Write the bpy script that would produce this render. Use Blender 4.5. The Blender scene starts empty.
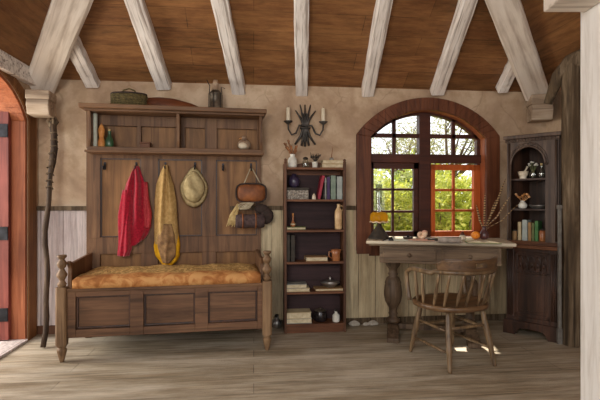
import bpy, bmesh, math, random
from mathutils import Vector, Matrix
random.seed(7)
R = math.radians
SC = bpy.context.scene
COL = SC.collection
TH = R(6.0); F = 440.0; HE = 1.08; HY = 200.0
W = 3.750
CT, ST = math.cos(TH), math.sin(TH)

def cw(xc, zc):                       # camera ground coordinates -> world
    return (xc*CT + zc*ST, -xc*ST + zc*CT)
def ray(px, py):
    u = (px-300)/F; v = (HY-py)/F
    return Vector((u*CT+ST, -u*ST+CT, v))

class Frame:
    def __init__(s, x, y, rot, z=0):
        s.x, s.y, s.z, s.rot = x, y, z, rot
    def hit(s, px, py, yl=0.0):       # local x and height where a sight line meets local plane y = yl
        d = ray(px, py); c, n = math.cos(-s.rot), math.sin(-s.rot)
        ox, oy = -s.x, -s.y
        lo = (ox*c-oy*n, ox*n+oy*c); ld = (d.x*c-d.y*n, d.x*n+d.y*c)
        t = (yl-lo[1])/ld[1]
        return lo[0]+t*ld[0], HE+t*d.z
    def X(s, px, yl=0.0): return s.hit(px, 200, yl)[0]
    def Z(s, px, py, yl=0.0): return s.hit(px, py, yl)[1]
    def w(s, x, y, z=0):
        c, n = math.cos(s.rot), math.sin(s.rot)
        return (s.x+x*c-y*n, s.y+x*n+y*c, z)
WALL = Frame(0, W, 0)

# ------------------------------------------------------------ materials
def srgb(c):
    if isinstance(c, str):
        c = [int(c[i:i+2], 16)/255 for i in (0, 2, 4)]
    return tuple((v/12.92 if v <= .04045 else ((v+.055)/1.055)**2.4) for v in c)+(1,)
class NT:
    def __init__(s, name):
        s.m = bpy.data.materials.new(name); s.m.use_nodes = True
        s.n = s.m.node_tree.nodes; s.l = s.m.node_tree.links
        s.b = s.n['Principled BSDF']
    def add(s, t, **k):
        o = s.n.new(t)
        for a, v in k.items():
            if a in o.inputs.keys() if hasattr(o.inputs, 'keys') else False: pass
            setattr(o, a, v)
        return o
    def link(s, a, b): s.l.new(a, b)
def ramp(nt, fac, stops):
    r = nt.add('ShaderNodeValToRGB')
    e = r.color_ramp.elements
    while len(e) < len(stops): e.new(.5)
    for i, (p, c) in enumerate(stops):
        e[i].position = p; e[i].color = srgb(c)
    nt.link(fac, r.inputs['Fac']); return r.outputs['Color']
def coords(nt, scale=(1,1,1), swizzle=None, kind='Object'):
    tc = nt.add('ShaderNodeTexCoord'); out = tc.outputs[kind]
    if swizzle:
        sp = nt.add('ShaderNodeSeparateXYZ'); nt.link(out, sp.inputs[0])
        cb = nt.add('ShaderNodeCombineXYZ')
        for i, ch in enumerate(swizzle): nt.link(sp.outputs['XYZ'.index(ch)], cb.inputs[i])
        out = cb.outputs[0]
    mp = nt.add('ShaderNodeMapping'); mp.inputs['Scale'].default_value = scale
    nt.link(out, mp.inputs[0]); return mp.outputs[0]
def noise(nt, vec, sc, det=4, rough=.6, dist=0):
    n = nt.add('ShaderNodeTexNoise'); nt.link(vec, n.inputs['Vector'])
    n.inputs['Scale'].default_value = sc; n.inputs['Detail'].default_value = det
    n.inputs['Roughness'].default_value = rough; n.inputs['Distortion'].default_value = dist
    return n.outputs['Fac']
def mix(nt, f, a, b, mode='MIX'):
    m = nt.add('ShaderNodeMix'); m.data_type = 'RGBA'; m.blend_type = mode
    for i, v in ((0, f), (6, a), (7, b)):
        if isinstance(v, (int, float)): m.inputs[i].default_value = v
        elif isinstance(v, (tuple, str)): m.inputs[i].default_value = srgb(v)
        else: nt.link(v, m.inputs[i])
    return m.outputs[2]
def bump(nt, h, s=.3, d=.01):
    b = nt.add('ShaderNodeBump'); b.inputs['Strength'].default_value = s; b.inputs['Distance'].default_value = d
    nt.link(h, b.inputs['Height']); nt.link(b.outputs[0], nt.b.inputs['Normal'])
def wood(name, dark, mid, light, axis='x', rough=.55, fine=22, bs=.3, spec=.3, crack=.55, mott=.8):
    nt = NT(name)
    sc = {'x': (.09, 1, 1), 'y': (1, .09, 1), 'z': (1, 1, .09)}[axis]
    v = coords(nt, sc)
    a = noise(nt, v, fine, 6, .65, .6); b = noise(nt, coords(nt), 3.5, 3)
    c = ramp(nt, a, [(.3, dark), (.5, mid), (.72, light)])
    c = mix(nt, mixf(nt, b, .6), c, mid, 'MIX')
    k = noise(nt, coords(nt, tuple(.35*q if q < 1 else q for q in sc)), fine*1.4, 3, .5, .3)
    kr = ramp(nt, k, [(.36, 'ffffff'), (.43, '000000')])
    c = mix(nt, mixf(nt, kr, crack), c, dark)
    w2 = ramp(nt, noise(nt, coords(nt), 1.7, 3), [(.35, 'b8b0a8'), (.65, 'ffffff')])
    c = mix(nt, mott, c, w2, 'MULTIPLY')
    nt.link(c, nt.b.inputs['Base Color'])
    nt.b.inputs['Roughness'].default_value = rough; nt.b.inputs['Specular IOR Level'].default_value = spec
    bump(nt, a, bs, .004); return nt.m
def plain(name, c, c2=None, rough=.6, metal=0, sc=14, bs=.1, spec=.4, trans=0, sheen=0):
    nt = NT(name)
    n = noise(nt, coords(nt), sc, 4)
    nt.link(ramp(nt, n, [(.35, c), (.68, c2 or c)]), nt.b.inputs['Base Color'])
    nt.b.inputs['Roughness'].default_value = rough; nt.b.inputs['Metallic'].default_value = metal
    nt.b.inputs['Specular IOR Level'].default_value = spec
    if trans: nt.b.inputs['Transmission Weight'].default_value = trans
    if sheen: nt.b.inputs['Sheen Weight'].default_value = sheen
    if bs: bump(nt, n, bs, .004)
    return nt.m
FINE = 40
def boards(name, c1, c2, gap, width, length, swz, stain=None, rough=.7, kind='Object', mort=.02, grain=(.05, 1, 1), spec=.3, bs=.4, off=.37, tint=None, tintf=.6):
    nt = NT(name)
    v = coords(nt, (1,1,1), swz, kind)
    br = nt.add('ShaderNodeTexBrick'); nt.link(v, br.inputs['Vector'])
    br.inputs['Color1'].default_value = srgb(c1); br.inputs['Color2'].default_value = srgb(c2)
    br.inputs['Mortar'].default_value = srgb(gap); br.inputs['Scale'].default_value = 1
    br.inputs['Brick Width'].default_value = length; br.inputs['Row Height'].default_value = width
    br.inputs['Mortar Size'].default_value = mort*width; br.inputs['Mortar Smooth'].default_value = .3
    br.offset = off; br.squash = 1
    gm = nt.add('ShaderNodeMapping'); gm.inputs['Scale'].default_value = grain; nt.link(v, gm.inputs[0])
    g = noise(nt, gm.outputs[0], 40, 6, .7, .4); g2m = nt.add('ShaderNodeMapping'); g2m.inputs['Scale'].default_value = (.22, 1.3, 1); nt.link(v, g2m.inputs[0]); g2 = noise(nt, g2m.outputs[0], 4, 6, .7, .3)
    gr = ramp(nt, g, [(.34, '505050'), (.62, 'ffffff')])
    c = mix(nt, .55, br.outputs['Color'], gr, 'MULTIPLY')
    if stain:
        f = ramp(nt, g2, [(.42, '000000'), (.66, 'ffffff')])
        c = mix(nt, f, c, stain)if False else mix(nt, mixf(nt, f, .55), c, stain)
    if tint:
        f = ramp(nt, noise(nt, g2m.outputs[0], 9, 7, .75), [(.48, '000000'), (.66, 'ffffff')])
        c = mix(nt, mixf(nt, f, tintf), c, tint)
    nt.link(c, nt.b.inputs['Base Color'])
    nt.b.inputs['Roughness'].default_value = rough; nt.b.inputs['Specular IOR Level'].default_value = spec
    hh = mix(nt, .5, gr, br.outputs['Fac'], 'SUBTRACT')
    bump(nt, hh, bs, .006); return nt.m
def mixf(nt, f, k):
    m = nt.add('ShaderNodeMath'); m.operation = 'MULTIPLY'; nt.link(f, m.inputs[0]); m.inputs[1].default_value = k
    return m.outputs[0]

M = {}
def plaster():
    nt = NT('aged_plaster'); v = coords(nt)
    a = noise(nt, v, 2.2, 6, .6, .4); b = noise(nt, v, 9, 8, .7)
    c = ramp(nt, a, [(.3, '927862'), (.48, 'b69c82'), (.68, 'cfb89d')])
    c = mix(nt, mixf(nt, ramp(nt, b, [(.42, 'ffffff'), (.52, '000000')]), .25), c, '8f7350')
    vo = nt.add('ShaderNodeTexVoronoi'); vo.feature = 'DISTANCE_TO_EDGE'; vo.inputs['Scale'].default_value = 2.1
    mp = nt.add('ShaderNodeMix'); mp.data_type = 'VECTOR'; mp.inputs[0].default_value = .12
    n3 = nt.add('ShaderNodeTexNoise'); n3.inputs['Scale'].default_value = 6; nt.link(v, n3.inputs['Vector'])
    nt.link(v, mp.inputs[4]); nt.link(n3.outputs['Color'], mp.inputs[5]); nt.link(mp.outputs[1], vo.inputs['Vector'])
    cr = ramp(nt, vo.outputs['Distance'], [(.0, 'ffffff'), (.012, '000000')])
    cm = nt.add('ShaderNodeMath'); cm.operation = 'MULTIPLY'; nt.link(cr, cm.inputs[0])
    nt.link(ramp(nt, noise(nt, v, 1.6, 2), [(.5, '000000'), (.58, 'ffffff')]), cm.inputs[1])
    c = mix(nt, mixf(nt, cm.outputs[0], .35), c, '6b5238')
    nt.link(c, nt.b.inputs['Base Color']); nt.b.inputs['Roughness'].default_value = .9
    nt.b.inputs['Specular IOR Level'].default_value = .15
    bump(nt, b, .35, .01); return nt.m
M['plaster'] = plaster()
M['floor'] = boards('worn_floorboards', 'b4a48c', '9a8a72', '5a4c3a', .145, 3.1, 'XYZ', stain='e2d8c6', rough=.5, tint='75644c', tintf=.55, mort=.018)
M['ceil'] = boards('ceiling_boards', '92643f', '74502f', '35200f', .17, 1.3, 'XYZ', stain='ab7a4c', rough=.5, kind='UV', tint='5c3620', tintf=.6, grain=(.15, 1, 1), mort=.012, bs=.2)
M['wain_left'] = boards('pale_weathered_boards', 'dccfca', 'c9b9b5', '6c5a54', .17, 4, 'ZXY', stain='e2d6d0', tint='8d736c', tintf=.4)
M['wain_right'] = boards('cream_weathered_boards', 'd2bf9c', 'b5a07c', '3e3020', .15, 4, 'ZXY', stain='d8c8a4', tint='83694a', tintf=.5)
M['panel'] = wood('golden_panel_wood', '573a24', '8c643c', 'ae8254', 'z', fine=16)
M['oak'] = wood('brown_oak_upright', '48301f', '74543a', '94704e', 'z')
M['oak_h'] = wood('brown_oak_level', '48301f', '74543a', '94704e', 'x')
M['oak_d'] = wood('seat_box_wood', '45301f', '705039', '8d6a4c', 'x')
M['oak_l'] = wood('worn_post_wood', '523a26', '82664a', 'a58663', 'z')
M['case'] = wood('reddish_case_wood', '38211a', '5e3d29', '7c553b', 'z')
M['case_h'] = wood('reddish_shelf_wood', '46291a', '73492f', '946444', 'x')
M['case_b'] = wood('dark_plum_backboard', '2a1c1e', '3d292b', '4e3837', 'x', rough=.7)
M['dark'] = wood('dark_carved_oak', '1c110b', '3c251a', '6a442f', 'z', rough=.42, spec=.5)
M['dark_h'] = wood('dark_oak_level', '20130d', '3f281d', '634332', 'x', rough=.42, spec=.5)
M['darkg'] = wood('greyed_oak_frame', '2a1c15', '544034', '84705f', 'z', rough=.5, spec=.5)
M['desk'] = wood('desk_wood', '3f3023', '76604a', 'a08a6e', 'x')
M['desk_v'] = wood('desk_leg_wood', '32261d', '64513f', '937f69', 'z')
M['desktop'] = wood('glare_lit_desktop', '96846a', 'd2c4aa', 'ece2cc', 'x', rough=.34, spec=.6, crack=.3, bs=.15)  # pale tones paint window glare into the tabletop
M['chair'] = wood('worn_chair_wood', '3c2c1e', '7a6246', 'b89a72', 'z', rough=.42, spec=.5)
M['chair_h'] = wood('chair_crest_wood', '42301f', '745639', '9c7c5a', 'x', rough=.42, spec=.5)
M['beam'] = wood('whitewashed_beam', '86766a', 'efe7df', 'faf7f2', 'x', rough=.8, fine=30, bs=.8, crack=.75, mott=.3)
M['beam_w'] = wood('pale_hip_beam', '9c8672', 'e6dbce', 'f8f0e6', 'x', rough=.75, fine=14, bs=.5, crack=.4, mott=.3)
M['bracket'] = wood('aged_bracket_wood', '6e5a48', 'b8a48e', 'd6c7b4', 'x', rough=.75, fine=18, bs=.5, crack=.5)
M['staff'] = wood('dark_staff_wood', '1f1610', '4a3a2c', '75614c', 'z', rough=.8, fine=30, bs=.8)
M['rustic'] = wood('rustic_dark_timber', '1e1610', '64533f', 'a8957c', 'z', rough=.85, fine=18, bs=.9)
M['white_post'] = wood('white_painted_wood', 'cfc9c0', 'f2f0ec', 'fdfcfa', 'z', rough=.6, bs=.3, crack=.1, mott=.1)
M['red'] = wood('red_brown_paint', '48261a', '6c3f28', '855238', 'z', rough=.5)
M['redh'] = wood('dark_red_brown_bar', '3c2019', '532c20', '693b2b', 'x', rough=.5)
M['orange'] = wood('sunlit_orange_wood', 'a2491c', 'c8622a', 'dc7b3e', 'z', rough=.5)  # brighter orange paints outside light onto the right casement
M['jamb'] = wood('terracotta_painted_jamb', '7e4226', 'ab6440', 'c47f58', 'z', rough=.5)
M['leafred'] = wood('deep_red_door_boards', '5c2a24', '85443a', '9c5848', 'z', rough=.5)
M['casing'] = wood('brown_door_casing', '5d3a20', '85572f', '9d6e42', 'z', rough=.6)
M['iron'] = plain('black_iron', '1d1c1d', '35353a', .5, .7)
M['iron2'] = plain('dark_wrought_iron', '34312e', '66615c', .55, .5)
M['stem'] = plain('dry_stems', '6b452b', 'a26b42', .8)
M['wax'] = plain('candle_wax', 'd8cbb0', 'e9dfc8', .5)

def glass_mat(name, tint=(1,1,1,1), gl=.06, rough=.02):
    nt = NT(name); nt.n.remove(nt.b)
    t = nt.add('ShaderNodeBsdfTransparent'); t.inputs[0].default_value = tint
    g = nt.add('ShaderNodeBsdfGlossy'); g.inputs['Roughness'].default_value = rough
    m = nt.add('ShaderNodeMixShader'); m.inputs[0].default_value = gl
    nt.link(t.outputs[0], m.inputs[1]); nt.link(g.outputs[0], m.inputs[2])
    nt.link(m.outputs[0], nt.n['Material Output'].inputs[0]); return nt.m
M['glass'] = glass_mat('window_glass', gl=.04)
M['jarglass'] = glass_mat('jar_glass', (.82,.86,.82,1), .18, .08)
M['amberglass'] = None
def leaf_mat(name, a, b, c):
    nt = NT(name); v = coords(nt)
    col = ramp(nt, noise(nt, v, 5, 6, .8), [(.32, a), (.5, b), (.66, c)])
    nt.link(col, nt.b.inputs['Base Color']); nt.b.inputs['Roughness'].default_value = .6
    tr = nt.add('ShaderNodeBsdfTranslucent'); nt.link(col, tr.inputs[0])
    m = nt.add('ShaderNodeMixShader'); m.inputs[0].default_value = .5
    nt.link(nt.b.outputs[0], m.inputs[1]); nt.link(tr.outputs[0], m.inputs[2])
    nt.link(m.outputs[0], nt.n['Material Output'].inputs[0]); return nt.m
M['leaf1'] = leaf_mat('yellow_green_leaves', '6c8420', 'b4bc44', 'e6e27c')
M['leaf2'] = leaf_mat('mid_green_leaves', '4a6420', '8c9c38', 'd0d070')
M['leaf3'] = leaf_mat('olive_leaves', '5a6040', '8c8f60', 'b4b08a')

# ------------------------------------------------------------ mesh helpers
class MB:
    def __init__(s): s.bm = bmesh.new(); s.smooth = False
    def boxm(s, x0, x1, y0, y1, z0, z1, mat=None):
        g = bmesh.ops.create_cube(s.bm, size=1)['verts']
        for v in g:
            v.co = Vector(((x0+x1)/2+v.co.x*(x1-x0), (y0+y1)/2+v.co.y*(y1-y0), (z0+z1)/2+v.co.z*(z1-z0)))
            if mat: v.co = mat @ v.co
        return s
    def bar(s, p, q, w, h, up=(0,0,1), ext=0):      # rectangular bar from p to q
        p, q = Vector(p), Vector(q); d = (q-p).normalized(); p = p-d*ext; q = q+d*ext
        sd = d.cross(Vector(up)).normalized(); u = sd.cross(d).normalized()
        L = (q-p).length
        m = Matrix.Translation((p+q)/2) @ Matrix((d, sd, u)).transposed().to_4x4()
        return s.boxm(-L/2, L/2, -w/2, w/2, -h/2, h/2, m)
    def tube(s, pts, rad, seg=8, closed=False, mat=None, flat=1.0):
        pts = [Vector(p) for p in pts]; n = len(pts)
        if not isinstance(rad, (list, tuple)): rad = [rad]*n
        rings = []; prev = None
        for i, p in enumerate(pts):
            a = pts[max(i-1, 0)]; b = pts[min(i+1, n-1)]
            if closed: a = pts[(i-1) % n]; b = pts[(i+1) % n]
            d = (b-a).normalized()
            if prev is None:
                prev = d.orthogonal().normalized() if abs(d.z) > .9 else d.cross(Vector((0,0,1))).normalized()
            sd = (prev-d*prev.dot(d)).normalized(); up = d.cross(sd); prev = sd
            ring = []
            for k in range(seg):
                t = 2*math.pi*k/seg
                co = p+(sd*math.cos(t)+up*math.sin(t)*flat)*rad[i]
                if mat: co = mat @ co
                ring.append(s.bm.verts.new(co))
            rings.append(ring)
        for i in range(n if closed else n-1):
            A, B = rings[i], rings[(i+1) % n]
            for k in range(seg):
                f = s.bm.faces.new((A[k], A[(k+1) % seg], B[(k+1) % seg], B[k])); f.smooth = True
        if not closed:
            s.bm.faces.new(rings[0][::-1]); s.bm.faces.new(rings[-1])
        return s
    def lathe(s, prof, c=(0,0,0), seg=20, mat=None, sx=1, sy=1, square=None):
        rings = []
        for r, z in prof:
            ring = []
            for k in range(seg):
                t = 2*math.pi*k/seg
                co = Vector((c[0]+r*math.cos(t)*sx, c[1]+r*math.sin(t)*sy, c[2]+z))
                if mat: co = mat @ co
                ring.append(s.bm.verts.new(co))
            rings.append(ring)
        for A, B in zip(rings, rings[1:]):
            for k in range(seg):
                f = s.bm.faces.new((A[k], A[(k+1) % seg], B[(k+1) % seg], B[k])); f.smooth = True
        s.bm.faces.new(rings[0][::-1]); s.bm.faces.new(rings[-1])
        return s
    def prism(s, pts, a0, a1, plane='xz', mat=None):
        def co(p, a):
            v = {'xz': (p[0], a, p[1]), 'yz': (a, p[0], p[1]), 'xy': (p[0], p[1], a)}[plane]
            v = Vector(v); return mat @ v if mat else v
        A = [s.bm.verts.new(co(p, a0)) for p in pts]; B = [s.bm.verts.new(co(p, a1)) for p in pts]
        n = len(pts)
        s.bm.faces.new(A[::-1]); s.bm.faces.new(B)
        for i in range(n): s.bm.faces.new((A[i], A[(i+1) % n], B[(i+1) % n], B[i]))
        return s
    def strip(s, lo, hi, a0, a1, plane='xz'):    # solid between two polylines with the same number of points
        for i in range(len(lo)-1):
            s.prism([lo[i], lo[i+1], hi[i+1], hi[i]], a0, a1, plane)
        return s
    def ball(s, c, r, sc=(1,1,1), sub=2):
        g = bmesh.ops.create_icosphere(s.bm, subdivisions=sub, radius=r)['verts']
        fs = set()
        for v in g:
            v.co = Vector((v.co.x*sc[0]+c[0], v.co.y*sc[1]+c[1], v.co.z*sc[2]+c[2]))
            fs.update(v.link_faces)
        for f in fs: f.smooth = True
        return s
    def build(s, name, mat, parent=None, bevel=0, sub=0):
        bmesh.ops.remove_doubles(s.bm, verts=s.bm.verts, dist=1e-5) if sub else None
        bmesh.ops.recalc_face_normals(s.bm, faces=s.bm.faces)
        me = bpy.data.meshes.new(name); s.bm.to_mesh(me); s.bm.free()
        me.materials.append(M[mat] if isinstance(mat, str) else mat)
        o = bpy.data.objects.new(name, me); COL.objects.link(o)
        if parent: o.parent = parent
        if bevel:
            b = o.modifiers.new('bevel', 'BEVEL'); b.width = bevel; b.segments = 2; b.limit_method = 'ANGLE'; b.angle_limit = R(40)
        if sub:
            u = o.modifiers.new('sub', 'SUBSURF'); u.levels = sub; u.render_levels = sub
        return o
def tag(o, label, cat, group=None):
    o['label'] = label; o['category'] = cat
    if group: o['group'] = group
    return o
def struct(o): o['kind'] = 'structure'; return o
def thing(name, label, cat, loc=(0,0,0), rot=0, group=None):
    o = bpy.data.objects.new(name, None); COL.objects.link(o); o.empty_display_size = .05
    o.location = loc; o.rotation_euler = (0, 0, rot); return tag(o, label, cat, group)
def place(o, loc, rot=0): o.location = loc; o.rotation_euler = (0,0,rot); return o
def arc(cx, cz, half, rise, n=24, x0=None, x1=None):
    """segmental arch points from -half to half"""
    Rr = (half*half+rise*rise)/(2*rise); out = []
    for i in range(n+1):
        x = -half+2*half*i/n
        out.append((cx+x, cz+math.sqrt(max(Rr*Rr-x*x, 0))-(Rr-rise)))
    return out

# ------------------------------------------------------------ room shell
XL = WALL.X(38); XR = WALL.X(546)
H = WALL.Z(300, 86)
SL = .636
YB = -1.0
# window geometry on the wall
wcx = WALL.X(428.3)
OH, OR_ = .652, .33         # outer half width, rise
IH, IR = .522, .24         # inner
ZSO = WALL.Z(428, 135.5); ZSI = WALL.Z(428, 138)
SILL = WALL.Z(428, 238)
# back wall with arched opening
def arched_wall(name, a0, a1, z0, ztop, cx, half, zs, rise, sill, t0, t1, plane, mat, ell=False):
    mb = MB()
    pts = arc(cx, zs, half, rise, 28)
    mb.prism([(a0, z0), (cx-half, z0), (cx-half, ztop), (a0, ztop)], t0, t1, plane)
    mb.prism([(cx+half, z0), (a1, z0), (a1, ztop), (cx+half, ztop)], t0, t1, plane)
    if sill > z0: mb.prism([(cx-half, z0), (cx+half, z0), (cx+half, sill), (cx-half, sill)], t0, t1, plane)
    mb.strip(pts, [(p[0], ztop) for p in pts], t0, t1, plane)
    return struct(mb.build(name, mat))
arched_wall('wall_back', XL-.3, XR+.3, -.02, H+.05, wcx, OH-.03, ZSO-.02, OR_-.02, SILL-.02, W, W+.22, 'xz', 'plaster')
# left wall: arched doorway
DH, DCY = .5, None
yj = W-.165                  # far jamb of the doorway
DCY = yj-DH
arched_wall('wall_left', YB, W+.2, -.02, H+.03, DCY, DH, 1.70, .27, -.02, XL-.16, XL, 'yz', 'plaster')
struct(MB().boxm(XR, XR+.15, YB, W+.2, -.02, H+.03).build('wall_right', M['plaster']))
struct(MB().boxm(XL-1.2, XR+.3, YB-1.5, W+.25, -.06, 0).build('floor', 'floor'))

def on_plane(px, py, drop):
    """point on the roof slope lowered by drop"""
    d = ray(px, py)
    # HE + t dz = H - drop + SL*(W - t dy)
    t = (H-drop+SL*W-HE)/(d.z+SL*d.y)
    return d*t+Vector((0,0,HE))
# hips
def hip(px0, py0, px1, py1, cx):
    a = on_plane(px0, py0, .13); b = on_plane(px1, py1, .13)
    return a, b
hl = hip(41, 95, 74, 0, XL); hr = hip(540, 97, 503, 0, XR)
yT = .2
def hip_top(cornx, h):
    dx = (h[1].x-h[0].x)/(h[0].y-h[1].y)
    return Vector((cornx+dx*(W-yT), yT, H+SL*(W-yT))), dx
HLt, dxl = hip_top(XL, hl); HRt, dxr = hip_top(XR, hr)
def uvquad(name, pts, mat, udir):
    """a roof slope with thickness; the boards run along udir"""
    me = bpy.data.meshes.new(name); pts = [Vector(p) for p in pts]
    nrm = (pts[1]-pts[0]).cross(pts[2]-pts[0]).normalized()
    if nrm.z < 0: nrm = -nrm
    u = Vector(udir).normalized(); v = nrm.cross(u).normalized()
    n = len(pts); top = [p+nrm*.06 for p in pts]
    fs = [tuple(range(n)), tuple(range(2*n-1, n-1, -1))]+[(i, i+n, (i+1) % n+n, (i+1) % n) for i in range(n)]
    me.from_pydata(pts+top, [], fs); uv = me.uv_layers.new()
    for lp in me.loops:
        co = me.vertices[lp.vertex_index].co
        uv.data[lp.index].uv = (co.dot(u), co.dot(v))
    me.materials.append(M[mat]); o = bpy.data.objects.new(name, me); COL.objects.link(o); return o
cl = struct(uvquad('ceiling', [(XL, W, H), (XR, W, H), HRt, HLt], 'ceil', (1,0,0)))
for nm, q in (('ceiling_left', [(XL, W, H), HLt, (HLt.x, YB, HLt.z), (XL, YB, H)]),
              ('ceiling_right', [(XR, W, H), (XR, YB, H), (HRt.x, YB, HRt.z), HRt])):
    o = uvquad(nm, q, 'ceil', (0,1,0)); o.parent = cl; o.name = 'side_slope'
o = uvquad('t', [HLt, HRt, (HRt.x, YB, HRt.z), (HLt.x, YB, HLt.z)], 'ceil', (1,0,0)); o.name = 'flat_top'; o.parent = cl

TT_ = .772
# rafters ---------------------------------------------------
def beam_obj(name, a, b, w, h, mat, label, nrm, seed, group=None, wob=.003):
    a, b = Vector(a), Vector(b); d = (b-a); L = d.length; d.normalize()
    up = (Vector(nrm)-d*Vector(nrm).dot(d)).normalized(); sd = up.cross(d)
    rnd = random.Random(seed); bm = bmesh.new(); N = 14; rings = []
    prof = [(-.5, 0), (-.44, -.0), (.44, 0), (.5, .06), (.5, 1), (-.5, 1), (-.5, .06)]
    prof = [(-.5, .1), (-.40, 0), (.40, 0), (.5, .1), (.5, 1), (-.5, 1)]
    for i in range(N+1):
        t = i/N*L; ring = []
        for (px, pz) in prof:
            jx = rnd.uniform(-wob, wob); jz = rnd.uniform(-wob, wob) if pz < .9 else 0
            ring.append(bm.verts.new((t, px*w+jx, pz*h+jz)))
        rings.append(ring)
    n = len(prof)
    for A, B in zip(rings, rings[1:]):
        for k in range(n): bm.faces.new((A[k], A[(k+1) % n], B[(k+1) % n], B[k]))
    bm.faces.new(rings[0]); bm.faces.new(rings[-1][::-1])
    bmesh.ops.recalc_face_normals(bm, faces=bm.faces)
    me = bpy.data.meshes.new(name); bm.to_mesh(me); bm.free(); me.materials.append(M[mat])
    o = bpy.data.objects.new(name, me); COL.objects.link(o)
    o.matrix_world = Matrix.Translation(a) @ Matrix((d, sd, up)).transposed().to_4x4()
    return tag(o, label, 'beam', group)
NB = Vector((0, SL, 1)).normalized()
NB = Vector((0, SL, 1)).normalized()
rl = [((155+172)/2, 90, 132, 0, 'whitewashed rafter whose foot ends above the green basket, left of the lantern'),
      (239.5, 97, 219, 0, 'whitewashed rafter whose foot ends just right of the lantern on the settle'),
      (302, 99, 301.5, 0, 'whitewashed rafter running straight down to above the iron wall sconce'),
      (368, 97, 386, 0, 'whitewashed rafter ending above the left half of the arched window'),
      (438, 95.5, 471, 0, 'whitewashed rafter ending above the right half of the arched window')]
for i, (x0, y0, x1, y1, lb) in enumerate(rl):
    a = on_plane(x0, y0, .09); b = on_plane(x1, y1, .09)
    a = a+(b-a).normalized()*max(0, (a.y-W)/((a.y-b.y)/(b-a).length))
    d = (b-a).normalized(); b = b+d*.45
    w = [.118, .112, .104, .104, .112][i]
    beam_obj('rafter', a, b, w, .074, 'beam', lb, NB, 30+i, 'rafters down the back slope')
# jack rafters beside the hips
a = on_plane(92, 88, .09); b = on_plane(72, 48, .09)
beam_obj('rafter', a, b+(b-a)*.25, .105, .074, 'beam', 'short whitewashed rafter behind the big left corner beam', NB, 51, 'rafters down the back slope')
a = on_plane(503, 93, .09); b = on_plane(518, 62, .09)
beam_obj('rafter', a, b+(b-a)*.3, .09, .074, 'beam', 'short whitewashed rafter tucked behind the big right corner beam', NB, 52, 'rafters down the back slope')
# hip beams
def hipbeam(h, corn, lb, w, seed):
    a, b = h; d = (b-a).normalized(); b = b+d*1.7
    return beam_obj('corner_beam', a, b, w, .15, 'beam_w', lb, (0, SL*.6, 1), seed, 'big corner beams', .003)
def hip_line(px0, py0, px1, py1, drop0):
    a = on_plane(px0, py0, drop0); b = on_plane(px1, py1, drop0); return a, b
hipbeam(hip_line(38.5, 93, 73.5, 0, .17), XL, 'thick pale beam slanting up from the left corner bracket', .21, 61)
hipbeam(hip_line(538, 98, 502, 0, .17), XR, 'thick pale beam slanting up from the right corner bracket', .20, 62)
def corbel(px, py0, py1, z, w, lb):
    u = (px-300)/F; x, y = cw(u*z, z); zt = HE+(200-py0)*z/F; zb = HE+(200-py1)*z/F
    t = thing('corner_bracket', lb, 'bracket', (x, y, zb), -TH+R(12 if px < 300 else -12), 'corner brackets')
    hh = zt-zb
    MB().boxm(-w/2, w/2, -.08, .09, hh*.62, hh).build('cap', 'bracket', t, .008)
    MB().prism([(-.072, hh*.62), (-.085, hh*.4), (-.06, .0), (.09, 0), (.09, hh*.62)], -w*.46, w*.46, 'yz').build('corbel_block', 'bracket', t, .006)
corbel(41, 92, 116, 3.33, .165, 'carved pale bracket under the thick left corner beam')
corbel(540, 96, 121, 3.86, .18, 'carved pale bracket under the thick right corner beam')

# wainscot and rails
ZR = WALL.Z(60, 208)
def trim(n, x0, x1, y0, y1, z0, z1, mat, bev=.003):
    return struct(MB().boxm(x0, x1, y0, y1, z0, z1).build('trim_%d' % n, mat, None, bev))
xsplit = WALL.X(200)
trim(1, XL, xsplit, W-.018, W, .07, ZR-.02, 'wain_left')
trim(2, xsplit, wcx-OH-.02, W-.018, W, .06, ZR-.02, 'wain_right')
trim(3, wcx-OH-.02, XR, W-.018, W, .06, SILL-.1, 'wain_right')
trim(4, XL, wcx-OH-.01, W-.035, W, ZR-.02, ZR+.015, M['rustic'])
o = trim(5, XL+.0, xsplit, W-.022, W, 0, .07, M['case'])
o = trim(6, xsplit, XR, W-.01, W, 0, .06, M['rustic'])
# timber plate along the left wall above the door arch
trim(7, XL-.02, XL+.05, YB, W-.02, H-.09, H+.03, M['beam'])

# ------------------------------------------------------------ window
win = bpy.data.objects.new('window_1', None); COL.objects.link(win); struct(win); win.location = (wcx, W, 0)
zo, zi, sl = ZSO, ZSI, .7445
def ring(mb, h0, r0, z0, h1, r1, z1, base, y0, y1, n=28):
    inn = arc(0, z0, h0, r0, n); out = arc(0, z1, h1, r1, n)
    mb.strip(inn, out, y0, y1)
    mb.prism([(-h1, base), (-h0, base), (-h0, z0), (-h1, z1)], y0, y1)
    mb.prism([(h0, base), (h1, base), (h1, z1), (h0, z0)], y0, y1)
    return mb
ring(MB(), IH+.002, IR+.002, zi, OH, OR_, zo, sl-.13, -.03, .0).build('surround', 'red', win, .004)
ring(MB(), IH, IR, zi, OH-.04, OR_-.035, zo-.02, sl-.0, .0, .17).build('reveal_lining', 'jamb', win)
MB().boxm(-IH-.005, IH+.005, -.11, .17, sl-.03, sl).build('sill_board', 'red', win, .004)  # sill extended under the tabletop to keep sun off the floor
MB().boxm(-OH+.11, OH-.11, -.02, 0, sl-.15, sl-.03).build('apron_board', 'red', win, .003)
YF = .075                     # depth of the window frame plane (behind wall face)
WF = Frame(wcx, W+YF, 0)
wx = lambda px: WF.X(px); wz = lambda py: WF.Z(428, py)
fr = MB()
inner = lambda x: 0
def arch_z(x, half, rise, zs):
    Rr = (half*half+rise*rise)/(2*rise); return zs+math.sqrt(max(Rr*Rr-x*x, 0))-(Rr-rise)
iw = IH-.0
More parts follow.
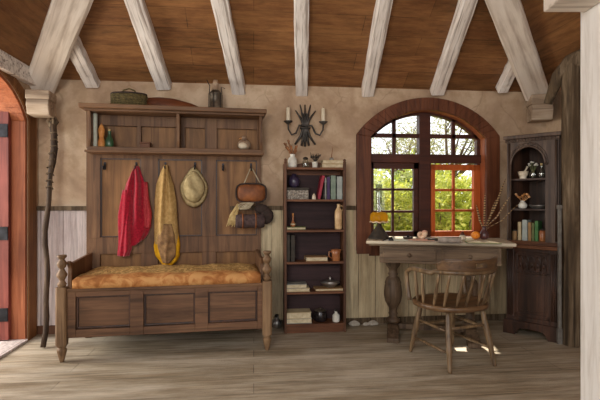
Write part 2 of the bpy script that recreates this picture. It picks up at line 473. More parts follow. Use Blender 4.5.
# fan light frame ring
ring(MB(), IH-.03, IR-.02, zi, IH+.01, IR+.01, zi, sl, YF, YF+.05).build('outer_frame', 'redh', win)
MB().boxm(wx(418.5), wx(429.5), YF-.025, YF+.05, sl, arch_z(0, IH, IR, zi)-.005).build('mullion', 'redh', win, .003)
MB().boxm(-IH, IH, YF-.02, YF+.05, wz(163), wz(154.5)).build('transom', 'redh', win, .003)
g = MB()
g.boxm(wx(392.5), wx(396), YF, YF+.03, wz(156), arch_z(wx(394), IH, IR, zi))
g.boxm(wx(452), wx(455.5), YF, YF+.03, wz(156), arch_z(wx(454), IH, IR, zi))
g.boxm(-IH, IH, YF, YF+.03, wz(138), wz(134))
g.build('fanlight_bars', 'redh', win, .002)
# left fixed sash
def sash(xa, xb, za, zb, cols, rows, y0, y1, mat, name, stile_l, stile_r, rail_t, rail_b):
    mb = MB()
    mb.boxm(xa, xa+stile_l, y0, y1, za, zb); mb.boxm(xb-stile_r, xb, y0, y1, za, zb)
    mb.boxm(xa, xb, y0, y1, zb-rail_t, zb); mb.boxm(xa, xb, y0, y1, za, za+rail_b)
    for c in cols: mb.boxm(c-.011, c+.011, y0+.008, y1-.008, za, zb)
    for r in rows: mb.boxm(xa, xb, y0+.008, y1-.008, r-.011, r+.011)
    o = mb.build(name, mat, win, .002)
    MB().boxm(xa+.01, xb-.01, (y0+y1)/2-.002, (y0+y1)/2+.002, za+.01, zb-.01).build('glass', 'glass', o)
    return o
sash(wx(369), wx(419), sl, wz(163), [wx(393.5)], [wz(189.5), wz(211.5)], YF+.006, YF+.044, 'redh', 'fixed_sash', wx(374)-wx(369), wx(419)-wx(414), wz(163)-wz(169), wz(231)-sl)
# right casement, hinged on the right and swung a little into the room
hx = wx(483)
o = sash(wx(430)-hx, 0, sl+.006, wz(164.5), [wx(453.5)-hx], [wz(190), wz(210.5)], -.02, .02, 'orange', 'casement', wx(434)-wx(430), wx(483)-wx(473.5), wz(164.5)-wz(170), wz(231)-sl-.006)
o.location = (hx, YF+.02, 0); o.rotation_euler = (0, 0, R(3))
for z in (wz(175), wz(225)): MB().boxm(-.02, .012, -.026, -.02, z-.03, z+.03).build('hinge', 'iron', o)
g = MB()
pts = arc(0, zi, IH-.005, IR-.005, 24)
g.strip([(p[0], wz(160)) for p in pts], pts, YF+.014, YF+.018); g.build('fanlight_glass', 'glass', win)

# ------------------------------------------------------------ doorway on the left wall
dr = bpy.data.objects.new('door_1', None); COL.objects.link(dr); struct(dr); dr.location = (XL, DCY, 0)
ell = lambda half, zs, rise: arc(0, zs, half, rise, 28)
mb = MB()
mb.strip(ell(DH, 1.70, .27), ell(DH+.12, 1.76, .27), 0, .012, 'yz')
mb.prism([(DH, 0), (DH+.12, 0), (DH+.12, 1.76), (DH, 1.70)], 0, .012, 'yz')
mb.prism([(-DH-.12, 0), (-DH, 0), (-DH, 1.70), (-DH-.12, 1.76)], 0, .03, 'yz')
mb.build('casing', 'casing', dr, .004)
mb = MB()
mb.strip(ell(DH-.03, 1.68, .265), ell(DH, 1.70, .27), -.158, -.002, 'yz')
mb.prism([(DH-.03, 0), (DH, 0), (DH, 1.70), (DH-.03, 1.68)], -.158, -.002, 'yz')
mb.prism([(-DH, 0), (-DH+.03, 0), (-DH+.03, 1.68), (-DH, 1.70)], -.158, -.002, 'yz')
mb.build('jamb_lining', 'jamb', dr, .003)
MB().boxm(-.19, .02, -DH+.03, DH-.03, 0, .02).build('threshold', M['wain_left'], dr, .004)
leaf = MB().boxm(-1.0, -.10, DH-.075, DH-.035, .03, 1.82).build('door_leaf', 'leafred', dr)
for z in (1.6, .83, .22):
    MB().boxm(-.45, -.10, DH-.084, DH-.075, z-.05, z+.05).build('strap_hinge', 'iron', leaf, .003)
MB().boxm(XL-3, XL-.16, YB-1, W+1, -.08, -.07).build('ground', M['floor'])
o = bpy.data.objects['ground']; struct(o); o.location.z = 0

# ------------------------------------------------------------ settle
c = cw(-1.010, 3.612); S = Frame(c[0], c[1], R(3.9))
HWD = .685; DP = .57
st = thing('hall_settle', 'tall brown panelled hall settle with turned posts, coat hooks and a top shelf', 'settle', (S.x, S.y, 0), S.rot)
zc1 = S.Z(82, 103, -.22); zc0 = S.Z(82, 107.5, -.22)
zs1 = S.Z(87, 146, -.2); zs0 = S.Z(87, 150.5, -.2)
px_panels = [(100, 141), (158, 202), (216, 257)]
yb = -.042
def panel_frame(mb, xs, z0, z1, cols, y0, y1, rt, rb):
    """stiles and rails leaving openings: cols = list of (xa, xb) openings"""
    prev = xs[0]
    for a, b in cols:
        mb.boxm(prev, a, y0, y1, z0, z1); prev = b
    mb.boxm(prev, xs[1], y0, y1, z0, z1)
    for a, b in cols:
        mb.boxm(a, b, y0, y1, z1-rt, z1); mb.boxm(a, b, y0, y1, z0, z0+rb)
MB().boxm(-HWD, HWD, -.012, 0, .1, zc0).build('back_boards', 'panel', st)
mb = MB(); cols = [(S.X(a, yb), S.X(b, yb)) for a, b in px_panels]
zm1 = S.Z(98, 238, yb); zm0 = S.Z(98, 254, yb)
panel_frame(mb, (-HWD, HWD), zm1, zs0, cols, yb, -.012, zs0-S.Z(98, 158, yb), .004)
mb.boxm(-HWD, HWD, yb, -.012, zm0, zm1)
panel_frame(mb, (-HWD, HWD), .45, zm0, cols, yb, -.012, .004, .03)
ucols = [(S.X(98, yb), S.X(137, yb)), (S.X(141, yb), S.X(176, yb)), (S.X(185, yb), S.X(205, yb)), (S.X(217, yb), S.X(257, yb))]
panel_frame(mb, (-HWD, HWD), zs1, zc0, ucols, yb, -.012, .1, .01)
mb.build('back_frame', 'oak', st, .003)
for a, b in cols:   # bead around each panel, coloured dark to paint in the shaded gap
    m2 = MB(); z0, z1 = zm1+.004, S.Z(98, 158, yb)
    for q in ((a, a+.008, z0, z1), (b-.008, b, z0, z1), (a, b, z0, z0+.008), (a, b, z1-.008, z1)):
        m2.boxm(q[0], q[1], -.028, -.012, q[2], q[3])
    m2.build('panel_bead', 'dark', st)
HL = -HWD+.05
MB().boxm(HL, HWD, -.2, 0, zs0, zs1).build('hat_shelf', 'oak_h', st, .004)
MB().boxm(HL-.015, HWD+.01, -.215, -.03, zs0-.012, zs0+.006).build('shelf_moulding', 'oak_h', st, .004)
mb = MB().boxm(HL-.05, HWD+.03, -.24, 0, zc0, zc1); mb.boxm(HL-.02, HWD+.015, -.215, 0, zc0-.018, zc0)
mb.build('cornice', 'oak_h', st, .005)
for x0, x1 in ((HL, HL+.022), (S.X(178, -.19)-.011, S.X(178, -.19)+.011), (HWD-.022, HWD)):
    MB().prism([(-.195, zs1), (0, zs1), (0, zc0-.015), (-.195, zc0-.015), (-.175, zc0-.09), (-.175, zs1+.06)], x0, x1, 'yz').build('shelf_upright', 'oak', st, .003)
# seat box
zseat = S.Z(75, 289, -DP); zbot = S.Z(75, 338, -DP)
FL = [(S.X(75.5, -DP), S.X(130, -DP)), (S.X(143.5, -DP), S.X(195, -DP)), (S.X(208, -DP), S.X(257.5, -DP))]
mb = MB(); panel_frame(mb, (-HWD+.03, HWD-.03), zbot, zseat, FL, -DP, -DP+.034, zseat-S.Z(75, 297, -DP), S.Z(75, 330, -DP)-zbot)
mb.build('front_frame', 'oak_d', st, .003)
MB().boxm(-HWD+.04, HWD-.04, -DP+.034, -DP+.044, zbot+.01, zseat-.01).build('front_panel', 'oak_d', st)
for a, b in FL:
    m2 = MB(); z0 = S.Z(75, 330, -DP); z1 = S.Z(75, 297, -DP)
    for q in ((a, a+.012, z0, z1), (b-.012, b, z0, z1), (a, b, z0, z0+.012), (a, b, z1-.012, z1)):
        m2.boxm(q[0], q[1], -DP+.018, -DP+.034, q[2], q[3])
    m2.build('panel_bead', 'dark', st, .003)  # dark bead colour paints the recess shade here too
MB().boxm(-HWD+.02, HWD-.02, -DP-.012, -.03, zseat-.02, zseat+.004).build('seat_board', 'oak_h', st, .006)
for sx in (-1, 1):
    xa = sx*(HWD-.02)
    mb = MB().boxm(min(xa, xa-sx*.022), max(xa, xa-sx*.022), -DP+.03, -.03, zbot, zseat-.02); mb.build('side_panel', 'oak_d', st)
    za = zseat
    pr = [(-DP+.04, za), (-.03, za), (-.03, za+.185), (-.10, za+.18), (-DP+.09, za+.165), (-DP+.035, za+.185), (-DP+.02, za+.175), (-DP+.05, za+.13)]
    MB().prism(pr, min(xa, xa-sx*.025)-.0, max(xa, xa-sx*.025), 'yz').build('arm_board', 'oak', st, .004)
    # rear foot
    MB().boxm(xa-.025, xa+.025, -.055, -.005, 0, zbot+.02).build('rear_foot', 'oak_d', st, .003)
    # front turned post
    ztop = S.Z(62, 255, -DP)
    zq1 = S.Z(62, 287, -DP); zq0 = S.Z(62, 345, -DP); px = sx*HWD
    k = ztop-zq1
    p = MB().lathe([(.022, 0), (.03, .02*k/.2), (.02, .16*k), (.016, .22*k), (.032, .34*k), (.034, .40*k), (.018, .53*k), (.015, .58*k), (.024, .62*k), (.031, .72*k), (.030, .76*k), (.017, .85*k), (.017, .88*k), (.030, .94*k), (.029, 1.0*k)], (px, -DP, zq1), 20)
    p.prism([(px-.034+a_, -DP+b_) for a_, b_ in ((0, -.022), (.012, -.034), (.056, -.034), (.068, -.022), (.068, .022), (.056, .034), (.012, .034), (0, .022))], zq0, zq1, 'xy')
    p.lathe([(.012, 0), (.018, .02), (.03, .07), (.032, .085), (.02, .095), (.028, .105), (.03, zq0)], (px, -DP, 0), 20)
    p.build('turned_post', 'oak_l', st, .002)
def hook(S, px, py, lb=None):
    x, z = S.hit(px, py, yb)
    m = MB().boxm(x-.008, x+.008, yb-.006, yb, z-.03, z+.03)
    m.tube([(x, yb-.004, z+.01), (x, yb-.03, z-.005), (x, yb-.045, z-.03), (x, yb-.055, z-.022), (x, yb-.06, z-.002)], .005, 7)
    m.build('coat_hook', 'iron', st); return x, z
HK = {}
for k, px in enumerate((105, 136.5, 165.5, 195, 223, 251)): HK[k] = hook(S, px, 167-1+ (1 if k > 3 else 0))

# cushion
cu = MB(); bm = cu.bm; nx, ny = 36, 14
xa, xb = S.X(73, -DP), S.X(261.5, -DP); xa = max(xa, -HWD+.048); xb = min(xb, HWD-.048)
za = zseat+.004; th = S.Z(75, 277.5, -DP)-za
rnd = random.Random(5); grid = {}
def cpos(i, j, top):
    u = i/nx; v = j/ny
    x = xa+(xb-xa)*u; y = -DP-.02+(DP-.03)*v
    e = min(1, min(u, 1-u)*14, min(v, 1-v)*7+.0); ed = .74+.26*math.sin(min(e, 1)*math.pi/2)
    if not top: return (x, y, za)
    wv = .004*math.sin(x*31+y*9)+.004*math.sin(x*13-y*22)
    return (x, y, za+.012+(th-.012)*ed+wv*ed+(th*.1)*math.sin(v*math.pi))
for t in (0, 1):
    for i in range(nx+1):
        for j in range(ny+1): grid[i, j, t] = bm.verts.new(cpos(i, j, t))
for i in range(nx):
    for j in range(ny):
        f = bm.faces.new([grid[i, j, 1], grid[i+1, j, 1], grid[i+1, j+1, 1], grid[i, j+1, 1]]); f.smooth = True
        bm.faces.new([grid[i, j, 0], grid[i, j+1, 0], grid[i+1, j+1, 0], grid[i+1, j, 0]])
for i in range(nx):
    for j in (0, ny): f = bm.faces.new([grid[i, j, 0], grid[i+1, j, 0], grid[i+1, j, 1], grid[i, j, 1]]); f.smooth = True
for j in range(ny):
    for i in (0, nx): f = bm.faces.new([grid[i, j, 0], grid[i, j+1, 0], grid[i, j+1, 1], grid[i, j, 1]]); f.smooth = True
nt = NT('orange_brocade'); v = coords(nt)
ge = nt.add('ShaderNodeNewGeometry'); sp = nt.add('ShaderNodeSeparateXYZ'); nt.link(v, sp.inputs[0])
fa = ramp(nt, noise(nt, v, 11, 4, .6, .8), [(.4, '9c6436'), (.5, 'b67c48'), (.6, 'c8965e')])
w1 = nt.add('ShaderNodeTexVoronoi'); w1.inputs['Scale'].default_value = 34; nt.link(v, w1.inputs['Vector'])
fb = ramp(nt, w1.outputs['Distance'], [(.2, 'b98d52'), (.4, '7a6238'), (.6, 'c6a268')])
mr = nt.add('ShaderNodeMapRange'); mr.inputs[1].default_value = -DP+.06; mr.inputs[2].default_value = -DP+.12
nt.link(sp.outputs[1], mr.inputs[0])
cc = mix(nt, mr.outputs[0], fa, fb); nt.link(cc, nt.b.inputs['Base Color']); nt.b.inputs['Roughness'].default_value = .75
nt.b.inputs['Specular IOR Level'].default_value = .2
bump(nt, noise(nt, v, 24, 4), .5, .01)
o = cu.build('seat_cushion', nt.m); tag(o, 'long orange patterned cushion on the seat of the hall settle', 'cushion'); place(o, (S.x, S.y, 0), S.rot)

# hanging cloth ------------------------------------------------
def drape(S, rows, y0, depth, folds, mat, name, parent=None, ph=0, hem=None, seg=30, amp=.3):
    """rows: list of (py, pxl, pxr) from top to hem; closed shell with folds on the front"""
    rr = []
    for i in range(len(rows)-1):
        a, b = rows[i], rows[i+1]
        for k in range(4): rr.append([a[j]+(b[j]-a[j])*k/4 for j in range(3)])
    rr.append(list(rows[-1])); N = len(rr); mb = MB(); rings = []
    for i, (py, l, r) in enumerate(rr):
        xl, z = S.hit(l, py, y0); xr, _ = S.hit(r, py, y0); t = i/(N-1); ring = []
        for k in range(seg+1):
            u = k/seg; env = math.sin(math.pi*u)**.5 if 0 < u < 1 else 0
            fd = .65*math.cos(u*math.pi*2*folds*.8+ph+.8*math.sin(t*3+ph)+1.1*math.sin(u*4+ph))+.35*math.cos(u*17+t*4+ph*2)
            y = y0-depth*(.45+.55*min(1, t*2.5))*env*(1-amp+amp*fd)
            dz = (hem(u) if hem else 0)*t*t
            ring.append(mb.bm.verts.new((xl+(xr-xl)*u+.004*math.sin(9*t+7*u+ph), y-.003, z+dz)))
        for k in range(seg, -1, -1):
            u = k/seg; dz = (hem(u) if hem else 0)*t*t
            ring.append(mb.bm.verts.new((xl+(xr-xl)*u+.004*math.sin(9*t+7*u+ph), y0, z+dz)))
        rings.append(ring)
    n = len(rings[0])
    for A, B in zip(rings, rings[1:]):
        for k in range(n):
            f = mb.bm.faces.new((A[k], A[(k+1) % n], B[(k+1) % n], B[k])); f.smooth = True
    mb.bm.faces.new(rings[0]); mb.bm.faces.new(rings[-1])
    return mb.build(name, mat, parent)
M['redcloth'] = plain('red_wool', '820b1f', 'a8182f', .85, sc=60, bs=.15, spec=.15, sheen=.3)
M['pinkcloth'] = plain('paler_red_wool', '9c3038', 'b8464a', .85, sc=60, bs=.15, spec=.15)  # paler red than the jacket body, for one sleeve
M['tancloth'] = plain('tan_cloth', 'a68550', 'c4a26c', .85, sc=40, bs=.15, spec=.15)
M['browncloth'] = plain('brown_cloth', '6b5038', '9b7a54', .85, sc=22, bs=.2, spec=.15)
M['yellowcloth'] = plain('yellow_cloth', 'c69018', 'e0ac26', .85, sc=30, bs=.1, spec=.15)
jk = thing('red_jacket', 'bright red jacket hanging on a hook of the hall settle', 'jacket', (S.x, S.y, 0), S.rot)
yh = yb-.012
drape(S, [(166, 134.5, 138.5), (172, 131, 141), (183, 126.5, 145.5), (205, 121, 149), (218, 120, 151), (228, 119, 151), (238, 120, 148), (243, 121, 146)], yh, .085, 3.5, 'redcloth', 'jacket_body', jk, .6, hem=lambda u: .02*math.sin(u*9)+(.03 if u > .85 else 0))
drape(S, [(190, 122, 132), (215, 118.5, 133), (235, 118, 133), (250, 117.5, 132), (256, 118, 130)], yh-.035, .06, 1.6, 'redcloth', 'sleeve', jk, 2.2)
drape(S, [(182, 143, 147), (200, 144, 150), (215, 143, 151.5), (228, 143, 151)], yh-.02, .05, 1.2, 'pinkcloth', 'sleeve', jk, 1.2)['label'] = 'paler red right-hand sleeve'
sc_ = thing('tan_robe', 'tan cloth robe with yellow corners hanging between red jacket and hat', 'robe', (S.x, S.y, 0), S.rot)
drape(S, [(165, 164, 168), (172, 161, 170), (185, 156.5, 174), (200, 154.5, 176), (220, 153.5, 177), (236, 154, 179), (243, 155, 179), (248, 158, 177)], yh, .088, 2.6, 'tancloth', 'robe_body', sc_, 2.4, hem=lambda u: -.01-.05*math.sin(math.pi*u))
drape(S, [(224, 162, 171), (235, 158, 175), (247, 158, 176), (257, 160, 175), (263, 163, 171)], yh-.06, .035, 2.2, 'browncloth', 'hood', sc_, 1, amp=.4)['label'] = 'brown crumpled hood'
drape(S, [(234, 155, 178), (246, 153.5, 180.5), (256, 156, 180), (262, 160, 176), (267, 164, 170)], yh-.004, .075, 2.6, 'yellowcloth', 'lining', sc_, .6)['label'] = 'yellow lining showing at the corners'
# hat: crown faces the room
M['hat'] = plain('straw_felt', '96845e', 'bba980', .9, sc=26, bs=.5, spec=.1)
hx_, hz_ = S.hit(194, 187, yh)
ht = thing('hung_hat', 'pale floppy straw hat hanging on a hook of the hall settle', 'hat', S.w(hx_, yh, hz_), S.rot)
m3 = Matrix(((1,0,0,0),(0,0,-1,0),(0,1,0,0),(0,0,0,1)))   # lathe axis towards -y
mb = MB().lathe([(.098, 0), (.112, .004), (.10, .012), (.09, .02)], (0,0,0), 28, m3, 1, 1.5)
for v in mb.bm.verts: v.co.x *= (1-.9*max(0, v.co.z-.02)/.25) if v.co.z > 0 else 1
mb.build('brim', 'hat', ht)
mb = MB().lathe([(.09, .012), (.088, .03), (.082, .06), (.065, .085), (.03, .095), (.008, .09)], (0,0,0), 28, m3, 1, 1.45)
for v in mb.bm.verts:
    v.co.x *= (1-.9*max(0, v.co.z-.02)/.25) if v.co.z > 0 else 1
    v.co.y += .02*math.sin(v.co.x*60+v.co.z*30)*.5
mb.build('crown', 'hat', ht)
# bag and bundle on last hook
M['leather'] = plain('brown_leather', '5c3218', '9a5c30', .6, sc=9, bs=.3)
M['twine'] = plain('pale_twine', '8f8268', 'bdb096', .9)
M['husk'] = plain('dry_husk', 'a88c58', 'd2bb86', .9, sc=30)
M['blanket'] = plain('grey_brown_blanket', '3c2f2e', '5c4a48', .9, sc=40, bs=.3)
M['darkcloth'] = plain('dark_bundle_cloth', '28201c', '453630', .9, sc=30)
bg = thing('leather_satchel', 'brown leather satchel with a rolled blanket strapped below, on the last settle hook', 'bag', (S.x, S.y, 0), S.rot)
x0, z0 = S.hit(251, 193, yh-.03)
def squircle(t, p=4): return 1/(abs(math.cos(t))**p+abs(math.sin(t))**p)**(1/p)
mb = MB().lathe([(.02, -.04), (.10, -.038), (.118, -.02), (.122, 0), (.115, .02), (.09, .036), (.02, .04)], (0,0,0), 32, m3)
for v in mb.bm.verts:
    f = squircle(math.atan2(v.co.z, v.co.x)); v.co = Vector((v.co.x*f+x0, v.co.y+yh-.04, v.co.z*f*.62+z0))
mb.build('satchel_body', 'leather', bg)
MB().tube([(x0+.122*squircle(t)*math.cos(t), yh-.062, z0+.076*squircle(t)*math.sin(t)) for t in [i*2*math.pi/28 for i in range(28)]], .007, 8, True).build('satchel_rim', 'darkcloth', bg)
xr_, zr_ = S.hit(250, 221, yh-.07)
MB().lathe([(.02, -.118), (.05, -.115), (.056, -.1), (.054, 0), (.056, .1), (.05, .115), (.02, .118)], (0,0,0), 18, Matrix.Translation((xr_, yh-.075, zr_)) @ Matrix.Rotation(R(90), 4, 'Y')).build('rolled_blanket', 'blanket', bg)
for dx in (-.06, .045): MB().tube([(xr_+dx, yh-.075+.059*math.cos(t), zr_+.059*math.sin(t)) for t in [i*2*math.pi/16 for i in range(16)]], .006, 6, True).build('blanket_strap', 'leather', bg)
xd, zd = S.hit(264, 216, yh-.04)
mb = MB().ball((xd+.02, yh-.05, zd), .06, (1, .7, 1.15)); mb.ball((xd-.02, yh-.05, zd+.06), .05, (1.2, .7, .8)); mb.build('dark_bundle', 'darkcloth', bg)
mb = MB(); xt, zt = S.hit(247, 206, yh-.07)
for k in range(5): mb.tube([(xt+.05*math.cos(a_)+k*.006-.02, yh-.09-.008*math.sin(3*a_+k), zt+.026*math.sin(a_*1.0+k*.5)) for a_ in [i*2*math.pi/14 for i in range(14)]], .0045, 6, True)
mb.build('twine_coil', 'twine', bg)
mb = MB(); xh_, zh_ = S.hit(234, 215, yh-.06); rnd = random.Random(3)
for k in range(16):
    dx = rnd.uniform(-.03, .03); mb.tube([(xh_+.035+dx*.3, yh-.07+rnd.uniform(-.02, .02), zh_+.09), (xh_+dx, yh-.08, zh_), (xh_-.025+dx*1.2, yh-.07, zh_-.09+rnd.uniform(-.01, .02))], [.003, .006, .003], 6)
mb.build('husk_bundle', 'husk', bg)
hx5, hz5 = HK[5]
MB().tube([(x0-.06, yh-.05, z0+.07), (hx5-.01, yh-.045, hz5-.02), (hx5+.01, yh-.045, hz5-.02), (x0+.09, yh-.05, z0+.05)], .005, 6).build('carry_strap', 'twine', bg)

# items on the settle shelf and cornice
def lathe_thing(name, mat, prof, loc, lb, cat, rot=0, seg=20, group=None, **k):
    o = MB().lathe(prof, (0,0,0), seg, None, **k).build(name, mat); tag(o, lb, cat, group); return place(o, loc, rot)
ys = -.1
M['pale'] = plain('pale_green_wax', 'a9ac9c', 'c2c3b2', .6)
M['ochre'] = plain('ochre_clay', 'b06a2c', 'd89a58', .6, sc=20)
M['greenglass'] = plain('green_glaze', '1f3a26', '3a6440', .3, spec=.6)
z = S.Z(92, 113, ys)-zs1
x = S.X(95, ys)
o = lathe_thing('pillar_candle', 'pale', [(.017, 0), (.018, .01), (.017, z*.5), (.018, z-.01), (.013, z)], S.w(x, ys, zs1), 'tall pale greenish candle at the left end of the settle shelf', 'candle')
x = S.X(101.5, ys)
vt = thing('gourd_figure', 'ochre gourd shaped figurine between candle and green bottle on the settle shelf', 'figurine', S.w(x, ys, zs1), S.rot)
MB().lathe([(.02, 0), (.026, .01), (.028, .04), (.017, .08), (.022, .11), (.024, .14), (.014, .17), (.006, .182)], (0,0,0)).build('body', 'ochre', vt)
MB().lathe([(.007, .175), (.005, .19), (.003, .195)], (0,0,0), 8).build('stem', 'stem', vt)
x = S.X(109.5, ys)
vt = thing('green_bottle', 'squat dark green bottle beside the ochre figurine on the settle shelf', 'bottle', S.w(x, ys, zs1), S.rot)
MB().lathe([(.026, 0), (.032, .008), (.031, .05), (.018, .085), (.012, .1), (.012, .125), (.015, .13)], (0,0,0)).build('body', 'greenglass', vt)
MB().lathe([(.009, .125), (.010, .14), (.008, .145)], (0,0,0), 10).build('cork', 'husk', vt)
x = S.X(145, ys)
vt = thing('small_wooden_box', 'small plain wooden box on the settle shelf left of the divider', 'box', S.w(x, ys+.02, zs1), S.rot)
MB().boxm(-.038, .038, -.03, .03, 0, .04).build('body', 'case_h', vt, .003); MB().boxm(-.041, .041, -.033, .033, .04, .052).build('lid', 'case_h', vt, .003)
# pottery bird
M['bird'] = plain('grey_brown_pottery', '7d6450', 'b39a80', .5, sc=16); M['birdw'] = plain('cream_pottery', 'cbbda4', 'ddd0b8', .5)
x = S.X(244, ys)
vt = thing('pottery_bird', 'round grey and cream pottery bird on the right of the settle shelf', 'ornament', S.w(x, ys, zs1), S.rot)
MB().ball((0,0,.045), .05, (1.1, .85, .9), 3).build('body', 'bird', vt)
MB().ball((-.012, -.034, .035), .034, (1.1, .5, .8), 2).build('breast', 'birdw', vt)
MB().ball((.0, -.0, .1), .022, (1, 1, 1), 2).build('head', 'bird', vt)
MB().tube([(-.015, 0, .1), (-.04, -.004, .096)], [.008, .002], 8).build('beak', 'ochre', vt)
# basket on top
M['basket'] = plain('olive_basket', '40361e', '6a5c36', .85, sc=60, bs=.8)
xa, xb = S.X(111, -.12), S.X(147, -.12); hh = S.Z(128, 95, -.12)-zc1
vt = thing('lidded_basket', 'low oblong olive wicker basket on top of the settle cornice', 'basket', S.w((xa+xb)/2, -.12, zc1), S.rot)
bw = (xb-xa)/2
MB().lathe([(.9, 0), (1, .2*hh), (1.03, hh*.8), (1.0, hh)], (0,0,0), 28, Matrix.Diagonal((bw, .075, 1, 1))).build('basket_body', 'basket', vt)
mb = MB()
for k in range(6): mb.tube([(bw*1.0*math.cos(t), .076*math.sin(t), hh*(.1+.16*k)) for t in [i*2*math.pi/28 for i in range(28)]], .005, 6, True)
mb.build('weave_bands', 'basket', vt)
MB().lathe([(1.03, hh), (1.0, hh+.01), (.6, hh+.014), (.1, hh+.016)], (0,0,0), 28, Matrix.Diagonal((bw, .078, 1, 1))).build('lid', 'darkcloth', vt)
MB().tube([(-bw*.5, 0, hh), (-bw*.3, 0, hh+.035), (0, 0, hh+.05), (bw*.3, 0, hh+.035), (bw*.5, 0, hh)], .006, 8).build('handle', 'basket', vt)
# brown upturned dish
M['redbrown'] = wood('red_brown_turned_wood', '40200f', '6b3a20', '8a5230', 'x')
xa, xb = S.X(150, -.1), S.X(206, -.1); hh = S.Z(170, 98, -.1)-zc1
vt = thing('wooden_dish', 'long low reddish wooden dish lying upturned on the cornice beside the lantern', 'dish', S.w((xa+xb)/2, -.1, zc1), S.rot)
mb = MB().lathe([(1, 0), (1, .008), (.85, hh*.55), (.5, hh*.9), (.15, hh)], (0,0,0), 32, Matrix.Diagonal(((xb-xa)/2, .08, 1, 1)))
for v in mb.bm.verts: v.co.x -= v.co.z*1.6
mb.build('dish_body', 'redbrown', vt)
MB().tube([((xb-xa)/2*math.cos(t), .08*math.sin(t), .006) for t in [i*2*math.pi/32 for i in range(32)]], .006, 6, True).build('rim', 'redbrown', vt)
# lantern
M['tin'] = plain('old_tin', '4e453b', '8a7d6d', .45, .7, sc=10)
x = S.X(215.5, -.12); k = (S.Z(215, 80, -.12)-zc1)
vt = thing('tin_lantern', 'dark metal lantern with a wire bail standing on the settle cornice', 'lantern', S.w(x, -.12, zc1), S.rot)
MB().lathe([(.05, 0), (.055, .005), (.055, .02*1), (.048, .024), (.048, k*.5), (.052, k*.52), (.05, k*.56), (.028, k*.66)], (0,0,0)).build('body', 'tin', vt)
MB().lathe([(.024, k*.64), (.024, k*.82), (.03, k*.84), (.022, k*.9), (.016, k*1.0)], (0,0,0)).build('chimney', 'bird', vt)
mb = MB()
for t in range(6):
    a_ = t*math.pi/3+.3; mb.tube([(.055*math.cos(a_), .055*math.sin(a_), .01), (.055*math.cos(a_), .055*math.sin(a_), k*.54)], .003, 6)
mb.build('guard_wires', 'iron', vt)
MB().tube([(-.05, 0, k*.55), (-.045, 0, k*.8), (-.07, -.01, k*.98)], .0035, 6).build('bail', 'iron', vt)
MB().tube([(.05, 0, k*.55), (.045, 0, k*.78), (.075, -.01, k*.72)], .0035, 6).build('bail', 'iron', vt)

# walking stick ------------------------------------------------
zs = 3.32; a = cw((43-300)/F*3.2, 3.2); zf = 0
top = (cw((52.5-300)/F*3.42, 3.42)); ztp = HE+(200-122)*3.42/F
bx, by = a
n = 16; pts = []; rd = []
rnd = random.Random(11)
for i in range(n+1):
    t = i/n; w_ = .012*math.sin(t*9)+.006*math.sin(t*23)
    pts.append((bx+(top[0]-bx)*t+w_, by+(top[1]-by)*t+w_*.5, .01+(ztp-.01)*t)); rd.append(.017+.004*rnd.random()+(.006 if t > .75 else 0))
vt = thing('walking_stick', 'tall gnarled wooden staff leaning against the wall left of the settle', 'staff', (bx, by, 0))
def rel(ps): return [(p[0]-bx, p[1]-by, p[2]) for p in ps]
MB().tube(rel(pts), rd, 10).build('shaft', 'staff', vt)
tx, ty, tz = rel(pts)[-1]
mb = MB().ball((tx, ty, tz-.02), .034, (1, .8, 1.3)); 
for k in range(5):
    a_ = k*1.3; mb.tube([(tx, ty, tz-.05), (tx+.035*math.cos(a_), ty+.02*math.sin(a_), tz), (tx+.02*math.cos(a_+.7), ty+.02*math.sin(a_), tz+.05+.02*(k % 2))], [.014, .014, .005], 7)
mb.build('knotted_head', 'rustic', vt)
mb = MB()
hp = rel(pts)
for k in range(9):
    p = hp[11+k//2]; mb.tube([(p[0]+.024*math.cos(t), p[1]+.024*math.sin(t), p[2]+.05*(k % 2)+.004*t) for t in [i*2*math.pi/12 for i in range(12)]], .005, 6, True)
mb.build('cord_wrap', 'rustic', vt)

# ------------------------------------------------------------ bookcase
bz = 3.6; ba = cw((284-300)/F*bz, bz); bb = cw((346-300)/F*bz, bz)
B = Frame((ba[0]+bb[0])/2, min(ba[1], bb[1])+.0, 0)
BWH = .253; BD = W-.04-B.y
bk = thing('bookcase', 'narrow open reddish wooden bookcase with six shelves against the wall', 'bookcase', (B.x, B.y, 0), B.rot)
bt = B.Z(315, 163)
for sx in (-1, 1):
    mb = MB().boxm(min(sx*BWH, sx*(BWH-.02)), max(sx*BWH, sx*(BWH-.02)), 0, BD, 0, bt)
    mb.build('side_board', 'case', bk, .003)
    MB().lathe([(.011, 0), (.014, .008), (.008, .014), (.013, .026), (.004, .036)], (sx*(BWH-.01), .012, bt), 12).build('finial', 'case', bk)
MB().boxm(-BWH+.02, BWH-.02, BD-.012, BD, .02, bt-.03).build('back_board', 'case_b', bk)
pts = [(-BWH+.02+ (2*BWH-.04)*i/16, bt-.03+.05*math.sin(math.pi*i/16)) for i in range(17)]
MB().strip([(p[0], bt-.09) for p in pts], pts, BD-.025, BD-.012).build('arched_back_rail', 'case_h', bk)
SH = {}
for k, py in enumerate((168.5, 200.5, 231, 263, 293, 325)):
    z = B.Z(315, py); SH[k] = z+.009
    MB().boxm(-BWH+.02, BWH-.02, 0, BD-.012, z-.009, z+.009).build('shelf', 'case_h', bk, .002)
MB().boxm(-BWH+.02, BWH-.02, .01, .03, 0, SH[5]-.018).build('plinth', 'case_h', bk, .002)

